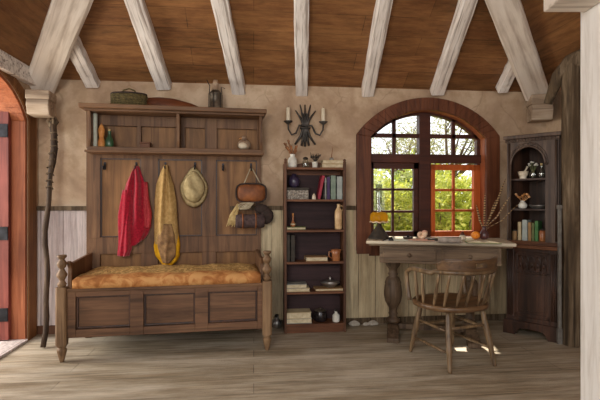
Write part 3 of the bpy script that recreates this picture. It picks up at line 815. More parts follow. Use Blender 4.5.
def book_up(fr, px0, px1, py_top, zbase, yl, mat, lb, group, tilt=0, depth=.12, px_ref=None, bands=True):
    xa, xb = fr.X(px0, yl), fr.X(px1, yl); h = fr.Z((px0+px1)/2, py_top, yl)-zbase; w = (xb-xa)
    b = thing('book', lb, 'book', fr.w((xa+xb)/2, yl, zbase), fr.rot, group)
    rt = Matrix.Rotation(tilt, 4, 'Y')
    if tilt: rt = Matrix.Translation((-w*.5 if tilt > 0 else w*.5, 0, 0)) @ rt @ Matrix.Translation((w*.5 if tilt > 0 else -w*.5, 0, 0)); 
    c = MB().boxm(-w/2, w/2, 0, .006, 0, h, rt); c.boxm(-w/2, -w/2+.003, 0, depth, 0, h, rt); c.boxm(w/2-.003, w/2, 0, depth, 0, h, rt)
    if bands:
        for q in (.2, .8): c.boxm(-w/2-.001, w/2+.001, -.002, .003, h*q-.004, h*q+.004, rt)
    c.build('cover', mat, b)
    MB().boxm(-w/2+.003, w/2-.003, .006, depth-.005, .004, h-.004, rt).build('pages', 'paper', b)
    if tilt: 
        mn = min((v.co.z for v in b.children[0].data.vertices))
        b.location.z -= mn
    return b
def book_flat(fr, px0, px1, zbase, th, yl, mat, lb, group, depth=.13, rot=0):
    xa, xb = fr.X(px0, yl), fr.X(px1, yl); w = xb-xa
    b = thing('book', lb, 'book', fr.w((xa+xb)/2, yl, zbase), fr.rot+rot, group)
    c = MB().boxm(-w/2, w/2, 0, depth, 0, .004).boxm(-w/2, w/2, 0, depth, th-.004, th).boxm(-w/2, w/2, depth-.006, depth, 0, th)
    c.build('cover', mat, b)
    MB().boxm(-w/2+.004, w/2-.004, .004, depth-.006, .004, th-.004).build('pages', 'paper', b)
    return b
M['paper'] = plain('aged_paper', 'b9a888', 'd3c5a6', .9, sc=40)
M['c_red'] = plain('red_binding', '8a2030', 'aa3040', .6); M['c_grey'] = plain('grey_binding', '7c7c76', '9a9a92', .7)
M['c_purple'] = plain('purple_binding', '3c2c50', '54406a', .7); M['c_green'] = plain('sage_binding', '6b7a6c', '8a9888', .7)
M['c_pale'] = plain('pale_grey_binding', '8d9490', 'aab0a8', .7); M['c_dark'] = plain('dark_binding', '2c2620', '463e34', .7)
M['c_cream'] = plain('cream_binding', 'b3a07c', 'cdbb96', .8); M['c_olive'] = plain('olive_binding', '5a6038', '7a8050', .7)
M['c_tan'] = plain('tan_binding', '8c6a44', 'a5845a', .7); M['c_fern'] = plain('fern_green_binding', '3d6a3a', '5a8850', .7)
M['ceram'] = plain('cream_ceramic', 'b8a890', 'd8ccb6', .4, sc=20, spec=.5)
M['whitepot'] = plain('white_pottery', 'c8c4b8', 'e2dfd4', .45, sc=20, spec=.5)
M['plum'] = plain('plum_glaze', '2c2438', '453a54', .3, spec=.6)
M['brass'] = plain('aged_brass', '8a6428', 'b58a40', .35, .8)
M['copper'] = plain('amber_glaze', '8a5230', 'b87a4c', .35, spec=.6)
M['carved'] = plain('carved_bone_box', '5d544c', 'b8aea0', .6, sc=55, bs=1.0)
M['blackpot'] = plain('black_glazed_metal', '1a1515', '30282a', .25, .3, spec=.7)
M['silver'] = plain('tarnished_silver', '8a8580', 'bab6b0', .3, .8)
# top shelf
x = B.X(292.5, .05)
vt = thing('stem_vase', 'small cream jar holding brown dried stems on top of the bookcase', 'vase', B.w(x, .05, SH[0]), 0)
MB().lathe([(.028, 0), (.036, .01), (.037, .06), (.03, .08), (.018, .088), (.02, .105), (.023, .11)], (0,0,0)).build('jar', 'whitepot', vt)
mb = MB(); rnd = random.Random(4)
for k in range(9):
    dx = rnd.uniform(-.07, .05); hgt = rnd.uniform(.16, .27) if dx < 0 else rnd.uniform(.14, .19); mb.tube([(0, 0, .08), (dx*.4, rnd.uniform(-.01, .02), .08+(hgt-.08)*.5), (dx*(1 if dx > 0 else 1.1), rnd.uniform(-.01, .03), hgt)], [.003, .005, .008 if k % 2 else .004], 6)
    for q in range(3):
        s_ = .5+q*.2; mb.ball((dx*s_*.95, .0, .08+(hgt-.08)*s_), .007, (1, .5, 1.6), 1)
mb.build('dried_stems', 'stem', vt)
x = B.X(305.5, .06)
vt = thing('glass_jar', 'dark glass jar between the stem vase and the little plant pot', 'jar', B.w(x, .06, SH[0]), 0)
MB().lathe([(.022, 0), (.028, .008), (.028, .05), (.018, .062), (.018, .07)], (0,0,0)).build('jar', 'jarglass', vt)
MB().lathe([(.02, .07), (.022, .074), (.02, .084), (.006, .09)], (0,0,0)).build('stopper', 'c_dark', vt)
x = B.X(315, .05)
vt = thing('potted_twigs', 'tiny white pot of dark bushy twigs on top of the bookcase', 'plant', B.w(x, .05, SH[0]), 0)
MB().lathe([(.018, 0), (.022, .004), (.024, .045), (.026, .048)], (0,0,0)).build('pot', 'whitepot', vt)
mb = MB()
for k in range(12):
    a_ = k*2.4; rr = .02+.035*rnd.random(); mb.tube([(0, 0, .045), (rr*.5*math.cos(a_), rr*.4*math.sin(a_), .075), (rr*math.cos(a_), rr*.5*math.sin(a_), .09+.04*rnd.random())], [.003, .003, .002], 5)
    mb.ball((rr*.8*math.cos(a_), rr*.4*math.sin(a_), .085+.02*rnd.random()), .008, (1, 1, 1.3), 1)
mb.build('twigs', 'c_dark', vt)
book_flat(B, 322, 344, SH[0], .034, .03, 'c_tan', 'tan book lying at the bottom of the top pair on the bookcase', 'books in the bookcase')
book_flat(B, 322.5, 343.5, SH[0]+.034, .03, .035, 'c_cream', 'cream book lying upper of the pair on top of the bookcase', 'books in the bookcase')
x = B.X(331.5, .08)
vt = thing('feather_stand', 'slim upright stem in a little inkwell standing on the top pair of books', 'inkwell', B.w(x, .08, SH[0]+.064), 0)
MB().lathe([(.016, 0), (.02, .006), (.018, .018), (.008, .026)], (0,0,0), 14).build('well', 'silver', vt)
MB().tube([(0, 0, .02), (.004, 0, .06), (.012, 0, .12)], [.003, .003, .001], 6).build('stem', 'stem', vt)
# shelf 1
x = B.X(297, .04); xa = B.X(286.5, .04); xb = B.X(308.5, .04)
hb = B.Z(297, 187.5, .04)-SH[1]
vt = thing('carved_box', 'grey carved box with a dark lid on the bookcase beside the red book', 'box', B.w((xa+xb)/2, .04, SH[1]), 0)
MB().boxm(-(xb-xa)/2, (xb-xa)/2, 0, .1, 0, hb*.78).build('body', 'carved', vt, .004)
MB().boxm(-(xb-xa)/2-.004, (xb-xa)/2+.004, -.004, .104, hb*.78, hb).build('lid', 'c_dark', vt, .004)
mb = MB()
for i in range(8):
    for j in range(3): mb.ball((-(xb-xa)/2+.012+i*((xb-xa)-.024)/7, 0, .014+j*.024), .008, (1, .5, 1), 1)
mb.build('carving', 'carved', vt)
lathe_thing('plum_vase', 'plum', [(.025, 0), (.04, .02), (.046, .05), (.04, .08), (.02, .1), (.022, .115)], B.w(B.X(294, .09), .09, SH[1]+hb), 'dark plum vase standing on the carved box in the bookcase', 'vase')
lathe_thing('cream_cone', 'ceram', [(.016, 0), (.018, .006), (.014, .03), (.006, .045), (.002, .05)], B.w(B.X(314, .03), .03, SH[1]), 'little cream cone ornament at the foot of the red book', 'ornament')
book_up(B, 317.3, 320.6, 175.5, SH[1], .03, 'c_red', 'red book leaning to the right against the upright grey book', 'books in the bookcase', R(11), .1)
for a_, b_, t_, m_, l_ in ((324.6, 326.6, 177.5, 'c_grey', 'thin grey book touched by the leaning red book'), (326.8, 330.2, 177, 'c_purple', 'dark purple book upright beside the thin grey book'),
                        (330.5, 336, 175.5, 'c_green', 'sage green upright book right of the purple one'), (336.6, 342.6, 176.5, 'c_pale', 'pale grey upright book at the right end of its shelf')):
    book_up(B, a_, b_, t_, SH[1], .03, m_, l_, 'books in the bookcase')
# shelf 2
book_flat(B, 285.8, 306, SH[2], .022, .03, 'c_olive', 'flat olive book under the small amber bottle', 'books in the bookcase')
vt = thing('amber_bottle', 'tiny amber bottle with thin neck standing on the olive book', 'bottle', B.w(B.X(293, .06), .06, SH[2]+.022), 0)
MB().lathe([(.014, 0), (.02, .008), (.021, .025), (.012, .042), (.007, .05), (.007, .085), (.009, .09)], (0,0,0)).build('body', 'copper', vt)
MB().lathe([(.022, .018), (.023, .02), (.022, .028)], (0,0,0), 16).build('label_band', 'paper', vt)
MB().lathe([(.006, .09), (.007, .11), (.005, .112)], (0,0,0), 8).build('stopper', 'ochre', vt)
jh = B.Z(339, 204, .05)-SH[2]
vt = thing('stoneware_jug', 'tall tan stoneware jug with a looped handle on the bookcase', 'jug', B.w(B.X(338.5, .05), .05, SH[2]), 0)
M['stone'] = plain('tan_stoneware', 'b48f62', 'd8b88a', .45, sc=18, spec=.5)
MB().lathe([(.026, 0), (.03, .008), (.032, jh*.5), (.03, jh*.72), (.014, jh*.86), (.012, jh*.95), (.015, jh)], (0,0,0)).build('body', 'stone', vt)
MB().tube([(.012, 0, jh*.92), (.034, 0, jh*.92), (.038, 0, jh*.82), (.028, 0, jh*.72)], .005, 8).build('handle', 'stone', vt)
# shelf 3
book_up(B, 285.8, 290.2, 235, SH[3], .03, 'c_dark', 'dark banded book at the left end above the bookcase middle', 'books in the bookcase')
book_up(B, 290.6, 295.2, 235.6, SH[3], .03, 'c_dark', 'dark banded book, right one of the dark pair', 'books in the bookcase')
book_flat(B, 306, 328, SH[3], .036, .03, 'c_tan', 'flat brown book lying beside the amber cup', 'books in the bookcase')
ch = B.Z(335.5, 249.5, .05)-SH[3]
vt = thing('amber_mug', 'flared amber brown mug at the right of the third shelf', 'mug', B.w(B.X(336, .05), .05, SH[3]), 0)
MB().lathe([(.03, 0), (.034, .005), (.034, ch*.6), (.044, ch), (.040, ch), (.03, ch*.6), (.028, .01)], (0,0,0)).build('body', 'copper', vt)
MB().tube([(-.036, 0, ch*.8), (-.058, 0, ch*.8), (-.06, 0, ch*.4), (-.033, 0, ch*.2)], .005, 8).build('handle', 'copper', vt)
# shelf 4
book_flat(B, 285.8, 310, SH[4], .026, .02, 'c_cream', 'cream book, lower of the flat pair left of the dish', 'books in the bookcase')
book_flat(B, 286, 307, SH[4]+.026, .034, .025, 'c_grey', 'grey book, upper of the flat pair left of the dish', 'books in the bookcase')
book_flat(B, 315.5, 343.5, SH[4], .02, .02, 'c_tan', 'wide tan book lying under the grey dish', 'books in the bookcase')
vt = thing('pedestal_dish', 'shallow grey dish with a lid knob on the wide tan book', 'dish', B.w(B.X(330, .08), .08, SH[4]+.02), 0)
MB().lathe([(.03, 0), (.034, .004), (.07, .03), (.082, .042), (.08, .046), (.05, .05)], (0,0,0), 24).build('bowl', 'silver', vt)
MB().lathe([(.078, .046), (.05, .056), (.014, .062), (.008, .068), (.012, .08), (.004, .088)], (0,0,0), 24).build('lid', 'silver', vt)
# bottom
for k, (m_, t_, l_) in enumerate((('c_grey', .04, 'grey ledger at the bottom of the stack on the lowest shelf'), ('c_cream', .05, 'thick cream ledger, topmost of the stack on the lowest shelf'))):
    book_flat(B, 285.6, 312-k*.6, SH[5]+k*.04, t_, .02, m_, l_, 'books in the bookcase', .14)
ph = B.Z(320, 308, .06)-SH[5]
vt = thing('black_crock', 'round black glossy crock with a lid on the lowest shelf', 'pot', B.w(B.X(320.5, .06), .075, SH[5]), 0)
MB().lathe([(.04, 0), (.052, .01), (.056, ph*.45), (.05, ph*.75), (.046, ph*.8)], (0,0,0), 24).build('body', 'blackpot', vt)
MB().lathe([(.05, ph*.8), (.05, ph*.83), (.03, ph*.9), (.01, ph*.92), (.012, ph)], (0,0,0), 24).build('lid', 'tin', vt)
ph = B.Z(336, 309, .05)-SH[5]
vt = thing('white_bottle', 'small white stoneware bottle on the lowest shelf beside the crock', 'bottle', B.w(B.X(336, .05), .05, SH[5]), 0)
MB().lathe([(.026, 0), (.03, .006), (.03, ph*.5), (.014, ph*.66), (.011, ph*.72), (.011, ph*.8), (.015, ph*.83)], (0,0,0)).build('body', 'whitepot', vt)
MB().lathe([(.01, ph*.82), (.012, ph*.95), (.008, ph)], (0,0,0), 12).build('stopper', 'c_dark', vt)
# bits on the floor along the wall
def on_floor(px, py): 
    z = F*HE/(py-200); return cw((px-300)/F*z, z)
x, y = on_floor(276.5, 327)
vt = thing('glass_float', 'silvery glass ball with a neck on the floor between settle and bookcase', 'jar', (x, y-.02, 0), 0)
MB().lathe([(.02, 0), (.036, .016), (.042, .04), (.034, .066), (.018, .078), (.018, .09), (.022, .094)], (0,0,0)).build('body', 'silver', vt)
MB().lathe([(.016, .09), (.017, .108), (.01, .112)], (0,0,0), 10).build('stopper', 'c_dark', vt)
M['stonew'] = plain('pale_rubble', '8d8478', 'c9c0b2', .9, sc=20, bs=.5)
for px, r_, l_ in ((353, .04, 'pale stone on the floor just right of the bookcase'), (364.5, .026, 'small pale stone at the wall foot, middle of three left of the table leg'), (372, .038, 'pale stone on the floor close behind the left table leg')):
    x, y = on_floor(px, 324.5)
    o = MB().ball((0, 0, r_*.55), r_, (1.25, .55, .6), 3)
    for v in o.bm.verts: v.co += Vector((math.sin(v.co.z*90+px), math.sin(v.co.x*70), math.cos(v.co.x*80)))*.003
    mn = min(v.co.z for v in o.bm.verts)
    for v in o.bm.verts: v.co.z -= mn
    o = o.build('stone', 'stonew'); tag(o, l_, 'stone', 'stones at the wall foot'); place(o, (x, min(y, W-.05), 0))

# sconce -----------------------------------------------------
cx_, cz_ = WALL.hit(305, 127, -.03)
sn = thing('wall_sconce', 'black iron two-armed candle sconce shaped like a tied sheaf', 'sconce', (cx_, W, cz_), 0)
mb = MB()
for k, (dt, db) in enumerate(((-.085, -.085), (-.045, -.03), (.0, .0), (.05, .035), (.095, .09))):
    hgt = .14 if abs(dt) > .05 else .19
    mb.tube([(db, -.02, -.165+abs(db)*.2), (db*.45, -.028, -.08), (db*.15, -.036, 0), (dt*.35, -.032, .06), (dt*.95, -.028, hgt)], [.009, .011, .011, .010, .005], 8)
mb.boxm(-.022, .022, -.012, 0, -.12, .12); mb.build('iron_sheaf', 'iron2', sn)
mb = MB()
for z_ in (-.012, .012): mb.tube([(.038*math.cos(t), -.034+.022*math.sin(t), z_) for t in [i*2*math.pi/16 for i in range(16)]], .008, 7, True)
mb.build('binding_ring', 'iron2', sn)
for sx in (-1, 1):
    ex = WALL.X(288, -.06)-cx_ if sx < 0 else WALL.X(323, -.06)-cx_; ez = WALL.Z(305, 123, -.06)-cz_
    A_ = MB().tube([(0, -.04, -.0), (ex*.35, -.06, .01), (ex*.55, -.07, -.06), (ex*.8, -.075, -.075), (ex*.98, -.075, -.03), (ex, -.075, ez)], [.007, .008, .008, .008, .007, .008], 8).build('arm', 'iron2', sn)
    MB().lathe([(.01, -.014), (.016, -.008), (.034, .004), (.038, .012), (.03, .012), (.014, .004), (.013, .02), (.016, .022)], (ex, -.075, ez), 18).build('drip_cup', 'iron2', A_)
    c_ = MB().lathe([(.016, 0), (.0165, .005), (.0155, .115), (.008, .12)], (0,0,0), 14).build('candle', 'wax'); tag(c_, 'cream candle in the %s cup of the iron sconce' % ('left' if sx < 0 else 'right'), 'candle', 'sconce candles')
    MB().tube([(0, 0, .119), (.001, 0, .132)], .0015, 5).build('wick', 'iron', c_)
    place(c_, (cx_+ex, W-.075, cz_+ez+.006))

# ------------------------------------------------------------ writing table
c = cw(1.068, 3.455); T = Frame(c[0], c[1], R(-18))
TL, TD, TT = 1.06, .45, .772
tb = thing('writing_table', 'old wooden writing table with two drawers and turned pedestal legs under the window', 'table', (T.x, T.y, 0), T.rot)
mb = MB().boxm(-TL/2, TL/2, -TD/2, TD/2, TT-.026, TT); mb.build('tabletop', 'desktop', tb, .006)
MB().boxm(-TL/2+.02, TL/2-.02, -TD/2+.02, TD/2-.02, TT-.04, TT-.026).build('edge_moulding', 'desk', tb, .004)
xa, xb = -TL/2+.10, TL/2-.09; za = .60
mb = MB(); yf = -TD/2+.045
mb.boxm(xa, xb, yf, TD/2-.045, za, TT-.04); mb.build('apron', 'desk', tb, .004)
xm = (xa+xb)/2
for q0, q1 in ((xa+.022, xm-.018), (xm+.018, xb-.022)):
    d_ = MB().boxm(q0, q1, yf-.01, yf+.002, za+.02, TT-.052)
    d_ = d_.build('drawer', 'desk', tb, .004)
    m2 = MB()
    for r_ in ((q0+.01, q0+.018, za+.028, TT-.06), (q1-.018, q1-.01, za+.028, TT-.06), (q0+.01, q1-.01, za+.028, za+.036), (q0+.01, q1-.01, TT-.068, TT-.06)): m2.boxm(r_[0], r_[1], yf-.014, yf-.009, r_[2], r_[3])
    m2.build('drawer_bead', 'desk', d_)
    MB().lathe([(.008, 0), (.007, .01), (.014, .018), (.015, .024), (.006, .03)], (0,0,0), 14, Matrix.Translation(((q0+q1)/2, yf-.01, (za+TT-.04)/2)) @ Matrix.Rotation(R(90), 4, 'X')).build('knob', 'desk_v', d_)
for s_, xp in ((-1, T.hit(393, 200, 0)[0]), (1, T.hit(470, 200, 0)[0])):
    b0 = .10
    MB().lathe([(.04, b0), (.058, b0+.01), (.058, b0+.03), (.034, b0+.045), (.03, b0+.06), (.038, b0+.075), (.03, b0+.09), (.034, b0+.12), (.062, b0+.17), (.072, b0+.22), (.072, b0+.25), (.066, b0+.3), (.062, b0+.31), (.066, b0+.32), (.05, b0+.36), (.03, b0+.375), (.042, b0+.39), (.03, b0+.405), (.034, b0+.43), (.055, b0+.46), (.06, b0+.475), (.06, b0+.5)], (xp, 0, 0), 24).build('pedestal_leg', 'desk_v', tb)
    pr = [(-.215, 0), (-.11, 0), (-.10, .015), (.10, .015), (.11, 0), (.19, 0), (.19, .035), (.15, .06), (.075, .1), (-.075, .1), (-.15, .06), (-.215, .035)]
    MB().prism(pr, xp-.045, xp+.045, 'yz').build('trestle_foot', 'desk_v', tb, .006)
MB().boxm(T.hit(393, 200, 0)[0], T.hit(470, 200, 0)[0], -.03, .03, .06, .1).build('stretcher', 'desk_v', tb, .004)

def tp(px, py):   # point on tabletop seen at a pixel
    d = ray(px, py); t = (TT-HE)/d.z; return (d.x*t, d.y*t, TT)
def tpy(px, yl): return T.w(T.X(px, yl), yl, TT)
# oil lamp
nt = NT('amber_lamp_glass'); nt.b.inputs['Base Color'].default_value = srgb('f0c040'); nt.b.inputs['Roughness'].default_value = .2
tr = nt.add('ShaderNodeBsdfTranslucent'); tr.inputs[0].default_value = srgb('ffe070')
mx = nt.add('ShaderNodeMixShader'); mx.inputs[0].default_value = .8; nt.link(nt.b.outputs[0], mx.inputs[1]); nt.link(tr.outputs[0], mx.inputs[2]); nt.link(mx.outputs[0], nt.n['Material Output'].inputs[0])
tp_ = nt.add('ShaderNodeBsdfTransparent'); mx2 = nt.add('ShaderNodeMixShader'); mx2.inputs[0].default_value = .45
tp_.inputs[0].default_value = (1, .9, .45, 1); nt.link(mx.outputs[0], mx2.inputs[1]); nt.link(tp_.outputs[0], mx2.inputs[2]); nt.link(mx2.outputs[0], nt.n['Material Output'].inputs[0])
M['amberglass'] = nt.m
M['frost'] = plain('milky_glass_rim', 'c9a98c', 'e6cdb0', .3)
yl = -.02; p = tpy(379, yl); kk = lambda py: T.Z(379, py, yl)-TT
vt = thing('oil_lamp', 'oil lamp with yellow glass shade and dark cone base on the left of the table', 'lamp', p, 0)
MB().lathe([(.085, 0), (.088, .008), (.08, .014), (.05, kk(231)), (.022, kk(226)), (.014, kk(223))], (0,0,0), 24).build('base', 'c_dark', vt)
MB().lathe([(.012, kk(224)), (.02, kk(222)), (.02, kk(219)), (.014, kk(217))], (0,0,0), 18).build('burner', 'brass', vt)
mb = MB(); prof = [(.066, kk(222)), (.072, kk(220)), (.07, kk(215)), (.06, kk(213)), (.045, kk(212)), (.042, kk(212.5)), (.057, kk(213.6)), (.066, kk(216)), (.067, kk(220))]
mb.lathe(prof, (0,0,0), 28); mb.build('shade', 'amberglass', vt)
MB().tube([(.071*math.cos(t), .071*math.sin(t), kk(221.8)+.004*math.sin(8*t)) for t in [i*2*math.pi/40 for i in range(40)]], .005, 6, True).build('shade_rim', 'frost', vt)
MB().lathe([(.02, kk(220)), (.027, kk(213)), (.02, kk(206)), (.024, kk(195)), (.026, kk(184)), (.024, kk(184)), (.022, kk(195)), (.018, kk(206))], (0,0,0), 20).build('chimney', 'jarglass', vt)
mb = MB()
for s_ in (-1, 1): mb.tube([(s_*.02, 0, kk(223)), (s_*.05, 0, kk(224)), (s_*.066, 0, kk(221))], .003, 6)
mb.tube([(.0, .0, kk(217)), (0, 0, kk(200))], .006, 8); mb.build('shade_holder', 'c_dark', vt)
p = tp(391, 240.5)
vt = thing('candle_snuffer', 'small dark metal snuffer beside the oil lamp', 'snuffer', p, .5)
MB().lathe([(.018, 0), (.02, .004), (.012, .02), (.003, .03)], (0,0,0), 16).build('cone', 'iron', vt); MB().tube([(0, 0, .022), (-.04, 0, .016), (-.09, 0, .005)], .004, 6).build('handle', 'iron', vt)
# ink tray
p = tp(408, 238.5)
vt = thing('ink_tray', 'small dark dish lying between the lamp and the shell', 'dish', p, 0)
MB().lathe([(.03, 0), (.04, .006), (.042, .014), (.034, .012), (.01, .008)], (0,0,0), 20).build('dish', 'c_dark', vt); MB().ball((.0, 0, .018), .012, (1, 1, .8)).build('stopper', 'iron', vt)
# shell
M['shell'] = plain('cream_shell', 'b98a68', 'e6cdb0', .4, sc=12, spec=.5); M['pinkpaper'] = plain('pinkish_paper', 'b98672', 'd2a48e', .8)
p = tp(421, 240)
o = MB()
o.prism([(-.1, -.05), (.095, -.06), (.1, .045), (-.085, .06)], 0, .003, 'xy'); o.prism([(-.06, -.03), (.115, -.02), (.09, .05), (-.05, .045)], .003, .007, 'xy')
o = o.build('paper_sheet', 'pinkpaper'); tag(o, 'pinkish crumpled paper under the spiral shell', 'paper'); place(o, p, T.rot)
vt = thing('spiral_shell', 'cream spiral nautilus shell resting on pinkish paper', 'shell', (p[0], p[1], TT+.007), T.rot)
pts = []; rad = []
for i in range(46):
    t = i/45*3.9*math.pi; r_ = .0035*math.exp(.185*t); pts.append((r_*math.cos(t+.9), 0, r_*math.sin(t+.9))); rad.append(max(.002, r_*.62))
mn = min(q[2]-r_ for q, r_ in zip(pts, rad))
MB().tube([(q[0], 0, q[2]-mn) for q in pts], rad, 14).build('whorl', 'shell', vt)
MB().ball((pts[-1][0], 0, pts[-1][2]-mn), rad[-1]*1.03, (1, 1, .6)).build('shell_mouth', 'pinkpaper', vt)
# grey cloth-bound open bundle
p = tp(449, 242.5)
M['greycloth'] = plain('grey_parchment', '7d7168', 'a89c90', .85, sc=20)
vt = thing('leather_bundle', 'grey folded document wallet lying in the middle of the table', 'wallet', p, T.rot)
MB().boxm(-.075, .075, -.03, .05, 0, .03).build('flap', 'greycloth', vt, .01)
MB().lathe([(.01, -.08), (.02, -.078), (.021, 0), (.02, .078), (.01, .08)], (0,0,0), 14, Matrix.Translation((0, -.03, .021)) @ Matrix.Rotation(R(90), 4, 'Y')).build('rolled_edge', 'greycloth', vt)
p = tp(433, 240.5)
vt = thing('quill_rest', 'low dark rest holding pens between the shell and the grey wallet', 'pen rest', p, T.rot)
MB().boxm(-.04, .04, -.018, .018, 0, .01).build('tray', 'c_dark', vt, .003); MB().tube([(-.06, 0, .015), (.06, .01, .014)], .004, 6).build('pen', 'silver', vt)
# small jar
p = tp(462.5, 240.5)
vt = thing('small_crock', 'small cream and brown crock between the grey wallet and the orange', 'jar', p, 0)
MB().lathe([(.014, 0), (.022, .008), (.026, .024), (.02, .038), (.012, .044)], (0,0,0)).build('body', 'ceram', vt)
MB().lathe([(.014, .042), (.016, .048), (.01, .06), (.004, .068)], (0,0,0), 14).build('lid', 'redbrown', vt)
# flat book with papers
p = tp(483, 243)
vt = thing('open_book', 'thin open book with cream pages lying in front of the feather vase', 'book', p, T.rot)
MB().boxm(-.115, .115, -.05, .06, 0, .005).build('cover', 'c_olive', vt)
def page(s_):
    q = [(0, .006), (s_*.03, .018), (s_*.08, .014), (s_*.108, .006), (s_*.108, .005), (0, .005)]
    return q if s_ > 0 else q[::-1]
mb = MB(); mb.prism(page(1), -.045, .055); mb.prism(page(-1), -.045, .055); mb.build('pages', 'paper', vt)
p = tp(474, 240)
M['orangefruit'] = plain('orange_peel', 'd8761c', 'f29a34', .5, sc=80, bs=.2)
p = T.w(T.X(476, .045), .045+.02, TT)
vt = thing('orange_fruit', 'round orange fruit standing behind the open book', 'fruit', p, 0)
MB().ball((0, 0, .032), .034, (1, 1, .94), 3).build('peel', 'orangefruit', vt); MB().ball((0, 0, .0635), .004, (1, 1, .6), 1).build('stalk', 'c_olive', vt)
# vase with feathers
yl = .09; p = T.w(T.X(484, yl), yl, TT); k2 = lambda px, py: T.hit(px, py, yl)
M['plumv'] = plain('dark_brown_glaze', '3c2426', '6b4442', .3, spec=.6)
vt = thing('feather_vase', 'dark brown vase holding long striped feathers on the right of the table', 'vase', p, T.rot)
MB().lathe([(.022, 0), (.034, .012), (.036, .035), (.026, .06), (.014, .075), (.014, .092), (.02, .1)], (0,0,0)).build('vase_body', 'plumv', vt)
nt = NT('banded_feather'); v = coords(nt); wv = nt.add('ShaderNodeTexWave'); wv.bands_direction = 'Z'; wv.inputs['Scale'].default_value = 16; wv.inputs['Distortion'].default_value = 1; nt.link(v, wv.inputs['Vector'])
nt.link(ramp(nt, wv.outputs['Fac'], [(.35, '4c3626'), (.6, 'b39468')]), nt.b.inputs['Base Color']); nt.b.inputs['Roughness'].default_value = .8
M['feather'] = nt.m
x00 = T.X(484, yl)
for k, (fx, fy) in enumerate(((505, 179), (485, 193), (476, 205), (511, 196), (518, 203), (496, 200))):
    xe, ze = k2(fx, fy); xe -= x00; ze -= TT; yo = (-.02, .0, -.01, .02, -.04, .01)[k]
    mb = MB().tube([(0, 0, .05), (xe*.15, yo*.3, .05+(ze-.05)*.2), (xe*.5, yo*.7, ze*.52), (xe*.8, yo, ze*.82), (xe, yo, ze)], [.003, .006, .013, .012, .003], 8, flat=.25)
    mb.build('feather', 'feather', vt)

# ------------------------------------------------------------ armchair
c = cw(1.028, 3.01-.01); C = Frame(c[0], c[1], R(14))
ch = thing('captains_chair', 'low-backed round wooden armchair with spindles pulled up to the writing table', 'chair', (C.x, C.y, 0), C.rot)
zs_ = .40
mb = MB(); n = 32; rings = []
def seatpt(t, s_):
    x = .248*s_*math.copysign(abs(math.cos(t))**.8, math.cos(t)); y = .222*s_*math.copysign(abs(math.sin(t))**.8, math.sin(t)); return x*(1+min(0, y+.02)*.6), y
for s_, z in ((.9, zs_-.04), (.98, zs_-.034), (1, zs_-.02), (1, zs_-.008), (.97, zs_), (.85, zs_-.002), (.6, zs_-.014), (.2, zs_-.018)):
    rings.append([mb.bm.verts.new((*seatpt(2*math.pi*k/n, s_), z)) for k in range(n)])
for A, B_ in zip(rings, rings[1:]):
    for k in range(n):
        f = mb.bm.faces.new((A[k], A[(k+1) % n], B_[(k+1) % n], B_[k])); f.smooth = True
mb.bm.faces.new(rings[0][::-1]); mb.bm.faces.new(rings[-1]); mb.build('seat', 'chair_h', ch)
LG = {}  # legs
for sx in (-1, 1):
    for sy in (-1, 1):
        a_ = Vector((sx*.135, sy*.14, zs_-.03)); b_ = Vector((sx*.178, sy*.212, 0)); LG[sx, sy] = (a_, b_)
        pts = [a_.lerp(b_, t) for t in (0, .1, .2, .35, .5, .62, .66, .7, .85, .97, 1)]
        MB().tube(pts, [.014, .016, .018, .02, .021, .018, .0205, .017, .015, .012, .013], 12).build('leg', 'chair', ch)
def on_leg(k, t): a_, b_ = LG[k]; return a_.lerp(b_, t)
for (k1, k2_, t1) in (((-1, 1), (-1, -1), .35), ((-1, 1), (-1, -1), .7), ((1, 1), (1, -1), .35), ((1, 1), (1, -1), .7), ((-1, 1), (1, 1), .45), ((-1, -1), (1, -1), .3)):
    a_, b_ = on_leg(k1, t1), on_leg(k2_, t1)
    MB().tube([a_, a_.lerp(b_, .3), a_.lerp(b_, .5), a_.lerp(b_, .7), b_], [.007, .010, .011, .010, .007], 10).build('stretcher', 'chair', ch)
# bow: U-shaped arm rail bending down to the seat at both fronts
bow = []
for t in [i/8 for i in range(9)]:
    bow.append((-.240-.004*math.sin(t*math.pi/2), .13+.03*math.sin(t*math.pi/2)*(1), zs_-.01+(.58-zs_)*t))
arcp = []
for i in range(6): a_ = i/5*math.pi/2; arcp.append((-.244, .16-.04*math.sin(a_)*1-.02*(1-math.cos(a_)), .58+.03*math.sin(a_)))
zb_ = .615
path = bow[:-1]+arcp
for i in range(1, 5): path.append((-.245-.002*math.sin(i), .10-.055*i, zb_))
for i in range(1, 18):
    a_ = math.pi+math.pi*i/18; path.append((.232*math.cos(a_), -.10+.175*math.sin(a_), zb_+.012))
path += [(-x, y, z) for x, y, z in reversed(bow[:-1]+arcp+[(-.241, .10-.055*i, zb_) for i in range(1, 5)])]
MB().tube(path, .0155, 10, flat=1).build('arm_bow', 'chair', ch)
